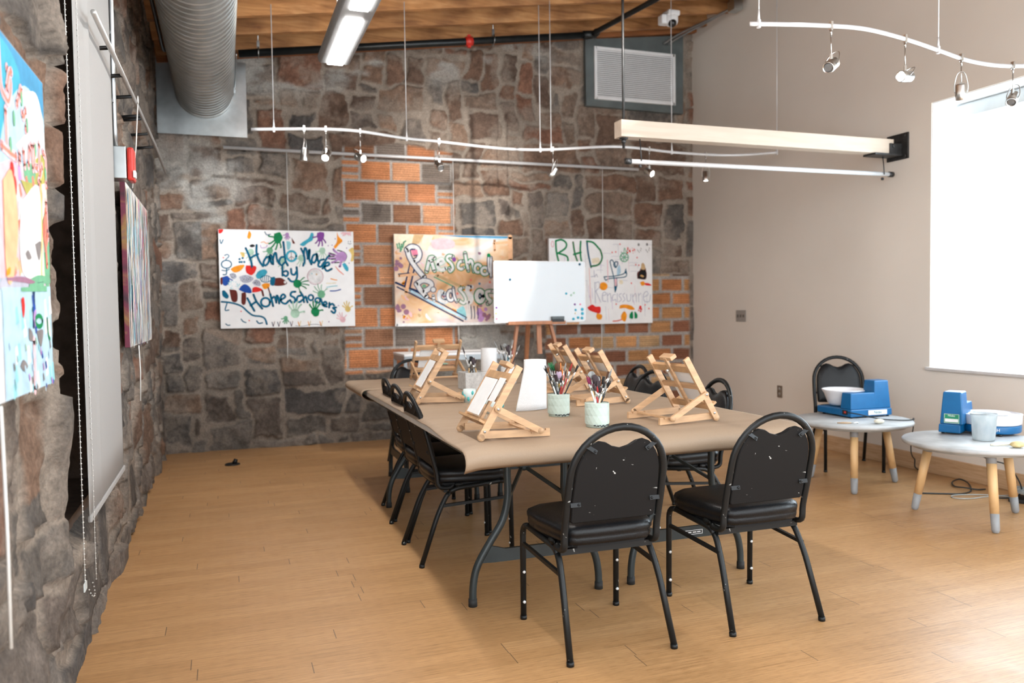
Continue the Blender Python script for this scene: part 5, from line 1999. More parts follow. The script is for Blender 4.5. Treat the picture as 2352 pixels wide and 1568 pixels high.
mb.tube([(.075, -5.93, 1.086), (.078, -5.93, .80), (.072, -5.91, .55)], .0036, 6)
tag(mb.build('hanging_cord', M_WIRE), 'white cord end dangling below the large left edge painting', 'cord', GW)
# ------------------------------------------------------------------ studio easel with whiteboard
M_OAKR = mat('reddish_easel_wood', (0.46, 0.19, 0.085), 0.5, 0, 0.2, 8, stretch=(4, 4, .6))
t = thing('studio_easel', 'reddish wooden A-frame easel carrying the whiteboard beyond the table', 'easel', (3.29, -.80, 0))
for s in (-1, 1):
    mb = MB()
    mb.bar((s * .06, .06, 1.66), (s * .40 + .02, -.10, 0), .026, .040, up=(0, 1, 0))
    mb.build('leg', M_OAKR, t)
mb = MB()
mb.bar((.02, .10, 1.66), (.10, .62, 0), .026, .040, up=(1, 0, 0))
mb.build('leg', M_OAKR, t)
mb = MB()
mb.bar((.055, -.012, .85), (.055, .045, 1.68), .045, .018, up=(0, 1, 0))
mb.build('mast', M_OAKR, t)
mb = MB()
mb.box((.003, -.055, 1.140), (.575, .075, .022))
mb.box((.003, -.092, 1.148), (.575, .010, .030))
mb.build('tray', M_OAKR, t, 0.002)
mb = MB()
mb.box((0.0, -.045, .62), (.56, .022, .035))
mb.build('cross_rail', M_OAKR, t)
t = thing('whiteboard', 'blank whiteboard with small magnets standing on the wooden easel', 'whiteboard', (3.338, -.862, 1.1515))
mb = MB()
bw, bh = .925, .572
mb.box((0, 0, bh / 2), (bw, .010, bh))
mb.build('board', mat('glossy_white_board', (0.64, 0.68, 0.71), 0.25, 0, 0.015, 5), t, 0.002)
mb = MB()
for (cx, cz, sx, sz) in ((0, .004, bw, .008), (0, bh - .004, bw, .008), (-bw / 2 + .004, bh / 2, .008, bh), (bw / 2 - .004, bh / 2, .008, bh)):
    mb.box((cx, -.002, cz), (sx, .014, sz))
mb.build('frame', M_WHITE, t)
t = thing('board_eraser', 'dark grey felt eraser on the easel tray at the foot of the whiteboard', 'eraser', (3.503, -.885, 1.1515))
mb = MB()
mb.box((0, 0, .012), (.125, .030, .024))
mb.build('felt', mat('dark_felt', (0.05, 0.055, 0.06), 0.9, 0, 0.2, 60), t, 0.003)
mb = MB()
mb.box((0, 0, .038), (.127, .032, .028))
mb.build('grip', mat('grey_plastic_grip', (0.10, 0.12, 0.125), 0.5, 0, 0.1, 30), t, 0.004)
GM = 'small round magnets on the whiteboard'
for (x, y, c, r, l) in [(322, 620, 'dteal', .012, 'dark green magnet on the upper left of the whiteboard'), (1125, 448, 'dteal', .012, 'dark green magnet in the upper right corner of the whiteboard'),
                        (963, 779, 'cyan', .011, 'pale blue magnet alone at the middle right of the whiteboard'), (1055, 772, 'pgreen', .010, 'pale green magnet, upper of the two on the whiteboard'), (1022, 797, 'pgreen', .010, 'pale green magnet, lower of the two on the whiteboard'),
                        (1063, 903, 'purple', .010, 'purple magnet at the lower right of the whiteboard'), (1128, 903, 'pink', .009, 'pink magnet at the lower right of the whiteboard'), (1072, 966, 'cyan', .011, 'pale blue magnet below the purple one on the whiteboard'),
                        (1150, 960, 'cyan', .015, 'bright blue magnet, top of the right edge column on the whiteboard'), (1152, 1008, 'cyan', .015, 'bright blue magnet, middle of the right edge column on the whiteboard'), (1147, 1060, 'cyan', .014, 'bright blue magnet in the lower right corner of the whiteboard'),
                        (1100, 1053, 'cyan', .013, 'bright blue magnet left of the corner one on the whiteboard'), (1045, 1068, 'cyan', .013, 'bright blue magnet nearest the eraser on the whiteboard'), (1070, 1003, 'cream', .009, 'pale cream magnet among the blue ones on the whiteboard'),
                        (167, 929, 'purple', .010, 'purple magnet on the left edge of the whiteboard'), (162, 992, 'yellow', .009, 'yellow magnet on the left edge of the whiteboard'), (168, 1049, 'pink', .009, 'pink magnet on the left edge of the whiteboard')]:
    mb = MB()
    px_, pz_ = 3.338 - bw / 2 + (x - 140) / 1050 * bw, 1.1515 + bh - (y - 415) / 682 * bh
    mb.lathe([(r, 0), (r, .004), (r * .8, .006), (0, .0062)], n=14, M=Matrix.Translation((px_, -.867, pz_)) @ Matrix.Rotation(PI / 2, 4, 'X'))
    tag(mb.build('magnet', PAINT[c]), l, 'magnet', GM)

# ------------------------------------------------------------------ metal side table by the wall
t = thing('side_table', 'grey metal side table with white top against the stone wall beyond the table', 'table', (2.56, -.46, 0))
mb = MB()
mb.box((0, 0, .868), (1.0, .50, .020))
mb.build('tabletop', M_WHITE, t, 0.003)
M_GST = mat('grey_steel_tube', (0.36, 0.39, 0.41), 0.4, 0.5, 0.08, 20)
mb = MB()
for y in (-.235, .235):
    mb.box((0, y, .835), (.98, .025, .045))
for x in (-.485, .485):
    mb.box((x, 0, .835), (.025, .48, .045))
mb.build('apron', M_GST, t)
for x in (-.485, .485):
    for y in (-.235, .235):
        mb = MB()
        mb.box((x, y, .41), (.03, .03, .82))
        mb.build('leg', M_GST, t)

# ------------------------------------------------------------------ brush pots and brushes
M_MINT = mat('pale_green_ceramic', (0.50, 0.60, 0.54), 0.5, 0, 0.07, 14, 0.05, 100)
M_MARK = mat('paint_smear', (0.03, 0.04, 0.045), 0.6, 0, 0.4, 60)
M_BLUEM = mat('blue_smear', (0.16, 0.42, 0.52), 0.6, 0, 0.2, 60)


def pot(label, loc, R=.056, H=.108):
    t = thing('brush_pot', label, 'pot', loc, 0, 'pale green ceramic brush pots')
    n, vs, fs = 16, [], []
    hs = [.016, .034, .052, .070, .088, H]
    for k, z in enumerate(hs):
        for j in range(n):
            a = 2 * PI * (j + .5 * k) / n
            r = R * (1.0 if k % 2 else .985)
            vs.append((r * math.cos(a), r * math.sin(a), z))
    for k in range(len(hs) - 1):
        for j in range(n):
            a, b2 = k * n + j, k * n + (j + 1) % n
            c_, d_ = (k + 1) * n + j, (k + 1) * n + (j + 1) % n
            fs += [(a, b2, c_), (b2, d_, c_)]
    mb = MB()
    mb.add(vs, fs)
    mb.lathe([(R * .985, .016), (R * .90, .012), (R * .90, 0.0), (0, 0)], n=28)
    # inner wall, floor and lip
    m2 = MB()
    mb.lathe([(0, .010), (R * .90, .010), (R * .92, H - .001)], n=n)
    o0 = len(mb.v)
    for j in range(n):
        a = 2 * PI * (j + .5 * (len(hs) - 1)) / n
        mb.v.append((R * math.cos(a), R * math.sin(a), H))
    for j in range(n):
        a = 2 * PI * (j + .5 * (len(hs) - 1)) / n
        mb.v.append((R * .92 * math.cos(a), R * .92 * math.sin(a), H + .0005))
    for j in range(n):
        mb.f.append([o0 + j, o0 + (j + 1) % n, o0 + n + (j + 1) % n, o0 + n + j])
        mb.m.append(0)
        mb.s.append(False)
    b_ = mb.build('pot_body', M_MINT, t)
    mb = MB()
    for k in range(14):
        a = -2.3 + k * .13 + .05 * math.sin(k * 5.3)
        mb.sphere((R * .905 * math.cos(a), R * .905 * math.sin(a), .008 + .003 * math.sin(k * 2.1)), .0012 + .0032 * abs(math.sin(k * 1.7)), 6, (1.5, 1, .8))
    mb.build('paint_drips', M_MARK, b_, label='dark dried paint around the foot')
    return t


POT1, POT2 = (2.090, -4.232, PT), (2.105, -4.640, PT)
pot('pale green faceted brush pot, farther of the two, beside the paper towel roll', POT1)
pot('pale green faceted brush pot, nearer of the two, behind the chair back', POT2)

HANDLES = dict(white=(.72, .73, .72), black=(.015, .015, .016), yellow=(.60, .34, .03), brown=(.20, .06, .025), natural=(.58, .36, .15), grey=(.36, .38, .39), teal=(.02, .20, .28), red=(.38, .03, .03), clear=(.55, .58, .58))
BRISTLES = dict(black=(.012, .012, .013), green=(.02, .16, .06), rosy=(.50, .20, .17), brown=(.09, .035, .015), grey=(.25, .25, .24), lilac=(.45, .34, .46), red=(.35, .02, .02), orange=(.75, .22, .05), maroon=(.16, .01, .05), dark=(.045, .030, .035))
for k, c in HANDLES.items():
    mat('brush_handle_' + k, c, 0.35, 0, 0.1, 60)
for k, c in BRISTLES.items():
    mat('brush_hair_' + k, c, 0.8, 0, 0.35, 120, 0.4, 400, stretch=(1, 1, .1))
USED = {}


def brush(potname, loc, az, tilt, L, hand, hair, kind, r0=.0, floor=.014):
    lab = '%s%s paintbrush with %s handle in the %s' % (hair, {'round': ' round', 'flat': ' flat', 'fan': ' fan shaped', 'splay': ' splayed', 'mop': ' bushy', 'none': ''}[kind], hand, potname)
    g = 'paintbrushes in the ' + potname
    t = thing('paintbrush', lab, 'paintbrush', (0, 0, 0), 0, g)
    base = Vector((loc[0] + r0 * math.cos(az + 2.9), loc[1] + r0 * math.sin(az + 2.9), loc[2] + floor))
    t.location = base
    d = Vector((math.sin(tilt) * math.cos(az), math.sin(tilt) * math.sin(az), math.cos(tilt)))
    t.rotation_euler = d.to_track_quat('Z', 'Y').to_euler()
    mb = MB()
    mb.lathe([(.0015, 0), (.0024, .012), (.0040, L * .52), (.0046, L * .62), (.0036, L * .68)], n=8)
    mb.build('handle', MATS['brush_handle_' + hand], t)
    mb = MB()
    fl = kind in ('flat', 'fan', 'mop', 'splay')
    f0, f1 = L * .66, L * .80
    w1 = dict(round=.0044, flat=.008, fan=.006, splay=.0055, mop=.009)[kind]
    mb.tube([(0, 0, f0), (0, 0, (f0 + f1) / 2), (0, 0, f1)], 1.0, 10, flat=(.0042, .0042), up=(0, 1, 0))
    for i in range(len(mb.v)):
        x, y, z = mb.v[i]
        q = (z - f0) / (f1 - f0)
        mb.v[i] = (x * (1 + q * (w1 / .0042 - 1)), y * (1 - q * (.35 if fl else 0)), z)
    fe = mb.build('ferrule', M_STEEL, t)
    mb = MB()
    hm = MATS['brush_hair_' + hair]
    if kind == 'round':
        mb.lathe([(.0042, f1), (.0055, f1 + L * .05), (.0040, f1 + L * .11), (.0004, f1 + L * .17)], n=9)
    elif kind == 'flat':
        o_ = [(-.008, f1 - .001), (.008, f1 - .001), (.010, f1 + .02), (.0095, f1 + .034), (-.0095, f1 + .034), (-.010, f1 + .02)]
        mb.prism(o_, .0055, Matrix.Rotation(PI / 2, 4, 'X'))
    elif kind == 'fan':
        o_ = [(-.005, f1 - .001), (.005, f1 - .001)] + [(.036 * math.sin(a), f1 + .012 + .024 * math.cos(a)) for a in [math.radians(x) for x in range(70, -71, -14)]]
        mb.prism(o_, .0035, Matrix.Rotation(PI / 2, 4, 'X'))
    elif kind == 'mop':
        mb.lathe([(.008, f1 - .001), (.0145, f1 + .014), (.0155, f1 + .026), (.011, f1 + .038), (.0, f1 + .042)], n=12)
        for i in range(len(mb.v)):
            x, y, z = mb.v[i]
            mb.v[i] = (x, y * .7, z)
    else:
        rr = random.Random(int(L * 1e5) + len(USED))
        for k in range(9):
            a = (k - 4) * .17 + rr.uniform(-.06, .06)
            b2 = rr.uniform(-.2, .2)
            L2 = .030 + rr.random() * .014
            mb.tube([(.0005 * (k - 4), 0, f1 - .002), (math.sin(a) * L2 * .5, b2 * .01, f1 + L2 * .5), (math.sin(a) * L2 * 1.15, b2 * .02, f1 + L2)], [.0022, .0024, .0008], 6)
    mb.build('bristles', hm, t, label=hair + ' bristles')
    USED[lab] = USED.get(lab, 0) + 1
    return t


N1, N2 = 'far pale green pot', 'near pale green pot'
s_ = 0.30
for a in [(2.95, .34, .215, 'white', 'black', 'round', .02), (2.5, .36, .262, 'black', 'black', 'splay', .02), (2.3, .20, .270, 'grey', 'green', 'splay', .01), (1.9, .17, .266, 'white', 'green', 'splay', .012), (2.0, .26, .236, 'black', 'dark', 'mop', .012),
          (1.2, .10, .252, 'brown', 'rosy', 'mop', .0), (4.2, .10, .212, 'white', 'lilac', 'mop', .015), (1.5, .08, .262, 'black', 'brown', 'mop', .018), (.9, .14, .240, 'grey', 'lilac', 'flat', .012), (.5, .16, .262, 'teal', 'orange', 'round', .015),
          (.2, .22, .232, 'white', 'orange', 'round', .02), (.1, .26, .268, 'yellow', 'grey', 'round', .02), (-.1, .36, .275, 'red', 'red', 'round', .018), (-.2, .46, .282, 'black', 'black', 'splay', .014), (.3, .48, .232, 'clear', 'grey', 'round', .022),
          (2.75, .28, .24, 'black', 'grey', 'round', .02), (2.2, .30, .215, 'clear', 'dark', 'round', .02), (1.7, .14, .23, 'teal', 'maroon', 'round', .02), (.7, .2, .222, 'natural', 'red', 'round', .02), (.0, .30, .232, 'brown', 'dark', 'round', .02), (4.7, .12, .225, 'yellow', 'brown', 'flat', .015), (3.3, .22, .20, 'white', 'grey', 'flat', .02), (5.3, .26, .21, 'red', 'rosy', 'round', .02),
          (3.6, .24, .205, 'grey', 'dark', 'flat', .02), (5.0, .20, .195, 'black', 'dark', 'round', .02), (5.6, .28, .200, 'brown', 'brown', 'round', .02)]:
    brush(N1, POT1, *a)
for a in [(2.9, .30, .235, 'white', 'maroon', 'round', .02), (2.6, .24, .228, 'natural', 'maroon', 'flat', .018), (2.2, .12, .250, 'black', 'grey', 'fan', .0), (2.0, .10, .225, 'teal', 'dark', 'mop', .012), (1.4, .08, .215, 'black', 'dark', 'mop', .012),
          (4.4, .10, .190, 'white', 'grey', 'round', .02), (.8, .10, .215, 'grey', 'grey', 'mop', .01), (.5, .14, .226, 'white', 'dark', 'flat', .015), (.1, .20, .222, 'natural', 'brown', 'round', .02), (-.1, .26, .228, 'yellow', 'black', 'flat', .02),
          (.1, .34, .262, 'natural', 'brown', 'flat', .014), (-.1, .36, .272, 'grey', 'grey', 'round', .018), (-.3, .40, .215, 'black', 'black', 'splay', .02), (-.5, .34, .196, 'natural', 'grey', 'round', .022), (.3, .42, .205, 'yellow', 'black', 'round', .022),
          (2.4, .28, .20, 'yellow', 'brown', 'round', .022), (1.8, .2, .205, 'brown', 'maroon', 'round', .02), (1.1, .14, .20, 'clear', 'grey', 'flat', .02), (.6, .22, .20, 'black', 'brown', 'round', .022), (4.8, .14, .20, 'natural', 'dark', 'flat', .02), (5.5, .3, .21, 'white', 'black', 'round', .022), (3.4, .22, .19, 'red', 'dark', 'round', .022), (.2, .28, .215, 'brown', 'orange', 'round', .02),
          (5.2, .16, .182, 'black', 'black', 'round', .02), (3.9, .18, .178, 'brown', 'red', 'round', .022), (5.8, .24, .176, 'teal', 'dark', 'round', .022)]:
    brush(N2, POT2, *a)

# grey square holder with pens and brushes, and a jar of brushes farther back
t = thing('square_holder', 'pale concrete square holder full of dark brushes on the left of the table', 'pot', (2.10, -2.72, PT), 0.06)
mb = MB()
w_, h_ = .155, .115
for (cx, cy_, sx, sy) in ((0, -w_ / 2 + .004, w_, .008), (0, w_ / 2 - .004, w_, .008), (-w_ / 2 + .004, 0, .008, w_ - .016), (w_ / 2 - .004, 0, .008, w_ - .016)):
    mb.box((cx, cy_, h_ / 2), (sx, sy, h_))
mb.box((0, 0, .004), (w_ - .016, w_ - .016, .008))
mb.build('box', mat('pale_concrete', (0.50, 0.49, 0.47), 0.85, 0, 0.2, 40, 0.4, 120), t, 0.002)
SQ, JR = (2.10, -2.72, PT), (2.45, -2.46, PT)
for k, a in enumerate([(2.6, .30, .30, 'white', 'dark', 'round', .02), (2.9, .22, .20, 'natural', 'orange', 'flat', .05), (3.3, .16, .21, 'yellow', 'brown', 'flat', .04), (4.0, .12, .19, 'black', 'black', 'round', .03), (1.0, .10, .22, 'black', 'black', 'flat', .03), (.6, .12, .20, 'natural', 'black', 'round', .04),
                       (.2, .16, .215, 'yellow', 'black', 'flat', .03), (5.5, .14, .19, 'brown', 'dark', 'round', .04), (2.0, .10, .195, 'grey', 'dark', 'mop', .04), (5.9, .30, .20, 'black', 'dark', 'flat', .03)]):
    brush('square concrete holder', SQ, *a, floor=.010)
t = thing('brush_jar', 'white jar of grey brushes behind the near left easel', 'jar', JR)
mb = MB()
mb.lathe([(0, 0), (.052, 0), (.055, .01), (.055, .115), (.051, .12), (.049, .115), (.049, .012), (0, .012)], n=24)
mb.build('jar_body', mat('white_jar', (0.66, 0.68, 0.68), 0.4, 0, 0.1, 20), t)
for a in [(3.0, .40, .330, 'grey', 'grey', 'round', .02), (2.7, .28, .290, 'black', 'black', 'round', .02), (2.2, .14, .300, 'white', 'grey', 'fan', .01), (1.5, .06, .268, 'teal', 'dark', 'mop', .01), (.6, .12, .285, 'black', 'dark', 'flat', .02), (.2, .20, .335, 'white', 'grey', 'flat', .02),
          (.0, .40, .290, 'black', 'grey', 'round', .02), (5.6, .24, .250, 'natural', 'rosy', 'round', .02), (4.4, .16, .240, 'white', 'dark', 'flat', .02)]:
    brush('white jar', JR, *a)

# ------------------------------------------------------------------ paper towel rolls
M_TOWEL = mat('white_paper_towel', (0.80, 0.81, 0.82), 0.9, 0, 0.02, 50, 0.35, 260)


def towel(label, loc, R, H, loose, a0):
    t = thing('paper_towel', label, 'paper towel', loc)
    mb = MB()
    mb.lathe([(.020, .0), (R, .0), (R, H), (.020, H), (.020, H * .02)], n=36)
    mb.build('roll', M_TOWEL, t, 0.002)
    mb = MB()
    mb.lathe([(.0185, .002), (.0195, .002), (.0195, H - .004), (.0185, H - .004)], n=20)
    mb.build('core', mat('card_core', (0.42, 0.33, 0.24), 0.8, 0, 0.1, 20), t)
    if loose:
        mb = MB()
        rows = []
        for i in range(9):
            f = i / 8
            row = []
            for j in range(20):
                q = j / 19
                th = a0 + 2.4 * (1 - q)
                # hugging the roll, then leaving it along the tangent, wider towards the foot
                e = loose * (1 - f) ** 1.15 * max(0, q - .25) / .75
                rr = R + .0015
                x, y = rr * math.cos(th), rr * math.sin(th)
                tx, ty = math.cos(a0 + .55), math.sin(a0 + .55)
                row.append((x + tx * e, y + ty * e, .001 + f * (H - .004)))
            rows.append(row)
        mb.grid(rows)
        mb.build('loose_sheet', M_TOWEL, t, solid=0.0008)
    return t


towel('white paper towel roll with a loose flared sheet, in the middle of the table', (2.093, -3.905, PT), .060, .262, .105, PI + .15)
towel('white paper towel roll standing farther away on the far table', (2.452, -2.00, PT), .062, .235, 0, 0)

# ------------------------------------------------------------------ water cups, paint tubes
M_CUP = mat('cloudy_plastic_cup', (0.62, 0.70, 0.68), 0.25, 0, 0.08, 30)
M_TEAL = mat('teal_paint_smear', (0.06, 0.42, 0.42), 0.5, 0, 0.2, 30)
for (x, y, r, h, l) in [(1.83, -4.00, .048, .085, 'cloudy plastic cup with teal paint behind the near left easel'), (1.855, -3.47, .038, .075, 'small cloudy cup with teal paint beside the second left easel')]:
    t = thing('paint_cup', l, 'cup', (x, y, PT), 0, 'teal stained plastic cups')
    mb = MB()
    mb.lathe([(0, 0), (r * .85, 0), (r, h), (r * .96, h), (r * .82, .004), (0, .004)], n=24)
    mb.build('cup_body', M_CUP, t)
    mb = MB()
    for k in range(9):
        a = k * .7
        z = .012 + .05 * ((k * 37) % 10) / 10
        rr = r * (.85 + .15 * z / h)
        mb.sphere((rr * math.cos(a), rr * math.sin(a), z), .010, 8, (.8, .8, 1.3))
    mb.build('paint_smears', M_TEAL, t, label='teal paint smears')
for k, (dx, c, l) in enumerate([(-.02, 'blue', 'blue paint tube on the ledge of the far end easel'), (.03, 'green', 'green paint tube on the ledge of the far end easel, next to the blue one'), (.085, 'pgreen', 'pale green paint tube on the ledge of the far end easel')]):
    t = thing('paint_tube', l, 'paint tube', (2.06 + dx + .03, -1.715, PT + .098), .1)
    mb = MB()
    mb.rings([[(-.018, .008 * math.cos(a), .008 + .008 * math.sin(a)) for a in [2 * PI * j / 10 for j in range(10)]], [(.012, .008 * math.cos(a), .008 + .008 * math.sin(a)) for a in [2 * PI * j / 10 for j in range(10)]], [(.03, .009 * math.cos(a), .008 + .001 * math.sin(a)) for a in [2 * PI * j / 10 for j in range(10)]]])
    mb.build('tube_body', PAINT[c], t)
    mb = MB()
    mb.cyl((-.018, 0, .008), (-.027, 0, .008), .005, None, 10)
    mb.build('cap', M_WHITE, t)
# small study card hanging behind the near left easel bar
canvas_on((1.487, -4.685, PT), -PI / 2 + 0.02, .075, .11, 'small card with an orange dab on the near left easel, beside the narrow canvas', .075, 'study_card', 'card', None, d0=.165, th=.002)

# ------------------------------------------------------------------ round stools tables with pottery wheels
M_RTOP = mat('clay_dusted_grey_top', (0.44, 0.455, 0.46), 0.42, 0, 0.28, 5, 0.05, 60)
M_REDGE = mat('grey_laminate_edge', (0.36, 0.37, 0.36), 0.5, 0, 0.15, 12)
M_LEGW = mat('pale_pine', (0.66, 0.42, 0.20), 0.5, 0, 0.12, 8, stretch=(2, 2, .5))
M_LEGG = mat('grey_leg_paint', (0.27, 0.28, 0.29), 0.5, 0, 0.05, 15)


def round_table(label, loc, rz):
    t = thing('round_table', label, 'table', loc, rz, 'low round tables with grey and pine legs')
    mb = MB()
    mb.lathe([(0, .440), (.380, .440), (.390, .444), (.393, .454), (.393, .461), (.387, .467), (0, .467)], n=56)
    mb.build('tabletop', [M_RTOP], t)
    mb = MB()
    mb.lathe([(.0, .424), (.345, .424), (.350, .430), (.350, .442)], n=48)
    mb.build('under_rim', M_REDGE, t)
    for k in range(3):
        a = k * 2 * PI / 3
        p1 = Vector((.245 * math.cos(a), .245 * math.sin(a), .436))
        p0 = Vector((.33 * math.cos(a), .33 * math.sin(a), 0))
        q = lambda f: p0 + (p1 - p0) * f
        mb = MB()
        mb.tube([q(.24), q(.86)], [.0235, .0265], 18)
        lg = mb.build('leg', M_LEGW, t)
        mb = MB()
        mb.tube([q(0) + Vector((0, 0, .0)), q(.012), q(.04), q(.24)], [.010, .017, .0215, .0238], 18)
        mb.build('painted_tip', M_LEGG, lg, label='grey painted leg tip')
        mb = MB()
        mb.tube([q(.86), q(1.0)], [.0268, .0275], 18)
        mb.build('painted_collar', M_LEGG, lg, label='grey painted collar under the top')
    return t


RT1, RT2 = (4.715, -3.372), (4.70, -4.372)
aA = math.atan2(-3.62 - RT1[1], 4.50 - RT1[0])
round_table('low round table with a pottery wheel, nearer the beige wall chair', (RT1[0], RT1[1], 0), aA)
round_table('low round table with a pottery wheel at the right edge, nearer the camera', (RT2[0], RT2[1], 0), math.atan2(-4.658 - RT2[1], 4.528 - RT2[0]))
M_BLUEP = mat('bright_blue_plastic', (0.002, 0.115, 0.30), 0.35, 0, 0.06, 20)
M_PAN = mat('white_splash_pan', (0.80, 0.79, 0.81), 0.4, 0, 0.04, 12)
M_LABEL = mat('label_white', (0.80, 0.80, 0.80), 0.5, 0, 0.03, 30)
M_GRN = mat('label_green', (0.01, 0.24, 0.12), 0.5, 0, 0.06, 30)
M_INK = mat('label_ink', (0.02, 0.16, 0.20), 0.5, 0, 0.05, 30)


def text_mesh(body, size, M, material, name, parent, shear=0.0):
    cu = bpy.data.curves.new('txt', 'FONT')
    cu.body = body
    cu.size = size
    cu.extrude = size * .012
    cu.shear = shear
    cu.align_x = 'CENTER'
    cu.align_y = 'CENTER'
    o = bpy.data.objects.new('txt', cu)
    COL.objects.link(o)
    bpy.context.view_layer.update()
    me = bpy.data.meshes.new_from_object(o)
    bpy.data.objects.remove(o)
    me.transform(M)
    me.materials.clear()
    me.materials.append(material)
    r = bpy.data.objects.new(name, me)
    COL.objects.link(r)
    r.parent = parent
    return r


FRONT = Matrix.Rotation(PI / 2, 4, 'X')


def tower_box(mb, x0, x1, y0, y1, z0, z1, tp=.012):
    """box that narrows slightly upwards"""
    mb.add([(x0, y0, z0), (x1, y0, z0), (x1, y1, z0), (x0, y1, z0), (x0 + tp * .7, y0 + tp, z1), (x1 - tp, y0 + tp, z1), (x1 - tp, y1 - tp, z1), (x0 + tp * .7, y1 - tp, z1)],
           [(3, 2, 1, 0), (4, 5, 6, 7), (0, 1, 5, 4), (1, 2, 6, 5), (2, 3, 7, 6), (3, 0, 4, 7)])


def wheel(label, loc, rz, lab_kind):
    """front (motor side) faces local -Y; the pan sits behind the low part"""
    t = thing('pottery_wheel', label, 'pottery wheel', loc, rz, 'blue tabletop pottery wheels')
    mb = MB()
    tower_box(mb, -.182, .182, -.062, .062, .010, .062, .002)
    if lab_kind:
        mb.lathe([(0, .012), (.155, .012), (.162, .02), (.162, .060), (0, .061)], n=44, M=Matrix.Translation((-.035, .185, 0)))
    else:
        mb.box((-.03, .17, .036), (.30, .26, .050))
    base = mb.build('base', M_BLUEP, t, 0.006)
    mb = MB()
    for x, y in ((-.16, -.04), (.16, -.04), (-.15, .26), (.10, .26)):
        mb.cyl((x, y, 0), (x, y, .012), .010, None, 10)
    mb.build('rubber_foot', M_RUBBER, base)
    mb = MB()
    tower_box(mb, -.176, .05, -.056, .056, .062, .178, .010)
    mb.build('motor_cover', M_BLUEP, t, 0.006)
    mb = MB()
    tower_box(mb, .03, .176, -.056, .075, .062, .262, .014)
    mb.build('tower', M_BLUEP, t, 0.007)
    mb = MB()
    if lab_kind:
        mb.lathe([(0, .062), (.158, .062), (.164, .068), (.166, .118), (.168, .124), (.160, .126), (.157, .116), (.11, .112)], n=44, M=Matrix.Translation((-.035, .185, 0)))
    else:
        mb.lathe([(0, .068), (.095, .068), (.112, .085), (.138, .155), (.152, .176), (.156, .184), (.150, .186), (.132, .160), (.106, .092), (.02, .086)], n=40, M=Matrix.Translation((-.035, .185, 0)))
    mb.build('splash_pan', M_PAN, t, label='white splash pan')
    mb = MB()
    hz = -.028 if lab_kind else 0
    mb.lathe([(.015, .07), (.015, .150 + hz), (.10, .150 + hz), (.102, .154 + hz), (.10, .158 + hz), (0, .158 + hz)], n=36, M=Matrix.Translation((-.035, .185, 0)))
    mb.build('wheel_head', M_PAN if lab_kind else M_STEEL, t)
    mb = MB()
    mb.box((-.184, -.005, .040), (.010, .045, .030))
    mb.build('switch_panel', M_RUBBER, base)
    mb = MB()
    mb.box((-.190, -.012, .042), (.008, .016, .014))
    mb.build('switch', M_RED, base, 0.002, label='red power switch')
    return t


w1_ = wheel('blue pottery wheel with white splash pan on the round table by the beige wall chair', (4.885, -3.31, .467), -0.03, 0)
mb = MB()
mb.box((.05, -.0645, .036), (.165, .002, .034))
lp = mb.build('label_plate', M_LABEL, w1_, 0.0006, label='white maker label')
text_mesh('Nidec', .030, Matrix.Translation((.05, -.0660, .036)) @ FRONT, M_INK, 'label_print', lp, .25)
w2_ = wheel('blue pottery wheel with white splash pan on the round table at the right edge', (4.90, -4.07, .467), -2.65, 1)
SIDE = Matrix.Rotation(PI / 2, 4, 'Z') @ FRONT
mb = MB()
mb.box((.1775, .012, .098), (.0025, .088, .058))
lp = mb.build('label_plate', M_GRN, w2_, 0.0006, label='green maker label')
mb = MB()
mb.box((.1789, .012, .087), (.0012, .074, .020))
for yy, sy, zz, sz in ((.012, .082, .1255, .0015), (.012, .082, .0705, .0015), (-.0285, .0015, .098, .055), (.0525, .0015, .098, .055)):
    mb.box((.1789, yy, zz), (.0010, sy, sz))
mb.build('label_panel', M_LABEL, lp)
text_mesh('Nidec', .017, Matrix.Translation((.1790, .012, .116)) @ SIDE, M_LABEL, 'label_print', lp)
text_mesh('SH', .026, Matrix.Translation((-.035, .185, .038)) @ Matrix.Rotation(math.radians(22), 4, 'Z') @ Matrix.Translation((.1635, 0, 0)) @ SIDE, M_LABEL, 'base_print', w2_)
for o in list(w2_.children):
    if o.name.startswith('tower'):
        pass

M_SPONGE = mat('cream_sponge', (0.66, 0.52, 0.26), 0.9, 0, 0.15, 60, 0.5, 160)
M_SPONGE2 = mat('pale_sponge', (0.74, 0.70, 0.58), 0.9, 0, 0.1, 60, 0.5, 160)
for (x, y, r, sc, l, mm) in [(4.70, -3.63, .034, (1.15, .8, .5), 'cream oval sponge at the front of the table with the full blue wheel', M_SPONGE2), (4.685, -4.655, .040, (1.05, .85, .45), 'cream oval sponge on the right edge round table, in front of the pitcher', M_SPONGE)]:
    mb = MB()
    mb.sphere((0, 0, r * sc[2]), r, 16, sc)
    o = mb.build('sponge', mm)
    o.location = (x, y, .467)
    tag(o, l, 'sponge')
mb = MB()
mb.sphere((0, 0, .012), .020, 10, (1.2, .8, .6))
mb.sphere((.022, .006, .010), .014, 10, (1, 1, .7))
o = mb.build('clay_lump', mat('pale_clay', (0.56, 0.44, 0.34), 0.8, 0, 0.15, 40, 0.4, 80))
o.location = (4.755, -4.675, .467)
tag(o, 'small pale clay lump beside the sponge on the right edge round table', 'clay')
t = thing('clay_tool', 'wooden handled clay tool lying behind the sponge on the right edge round table', 'tool', (4.655, -4.585, .467), -.35)
mb = MB()
mb.tube([(-.065, 0, .008), (-.03, 0, .008), (.02, 0, .008), (.05, 0, .008)], [.005, .007, .006, .004], 10)
mb.build('handle', M_SPONGE2, t)
mb = MB()
mb.tube(smooth_path([(.048, 0, .008), (.07, .008, .010), (.085, 0, .012), (.07, -.008, .010), (.048, 0, .008)], 4), .0014, 5)
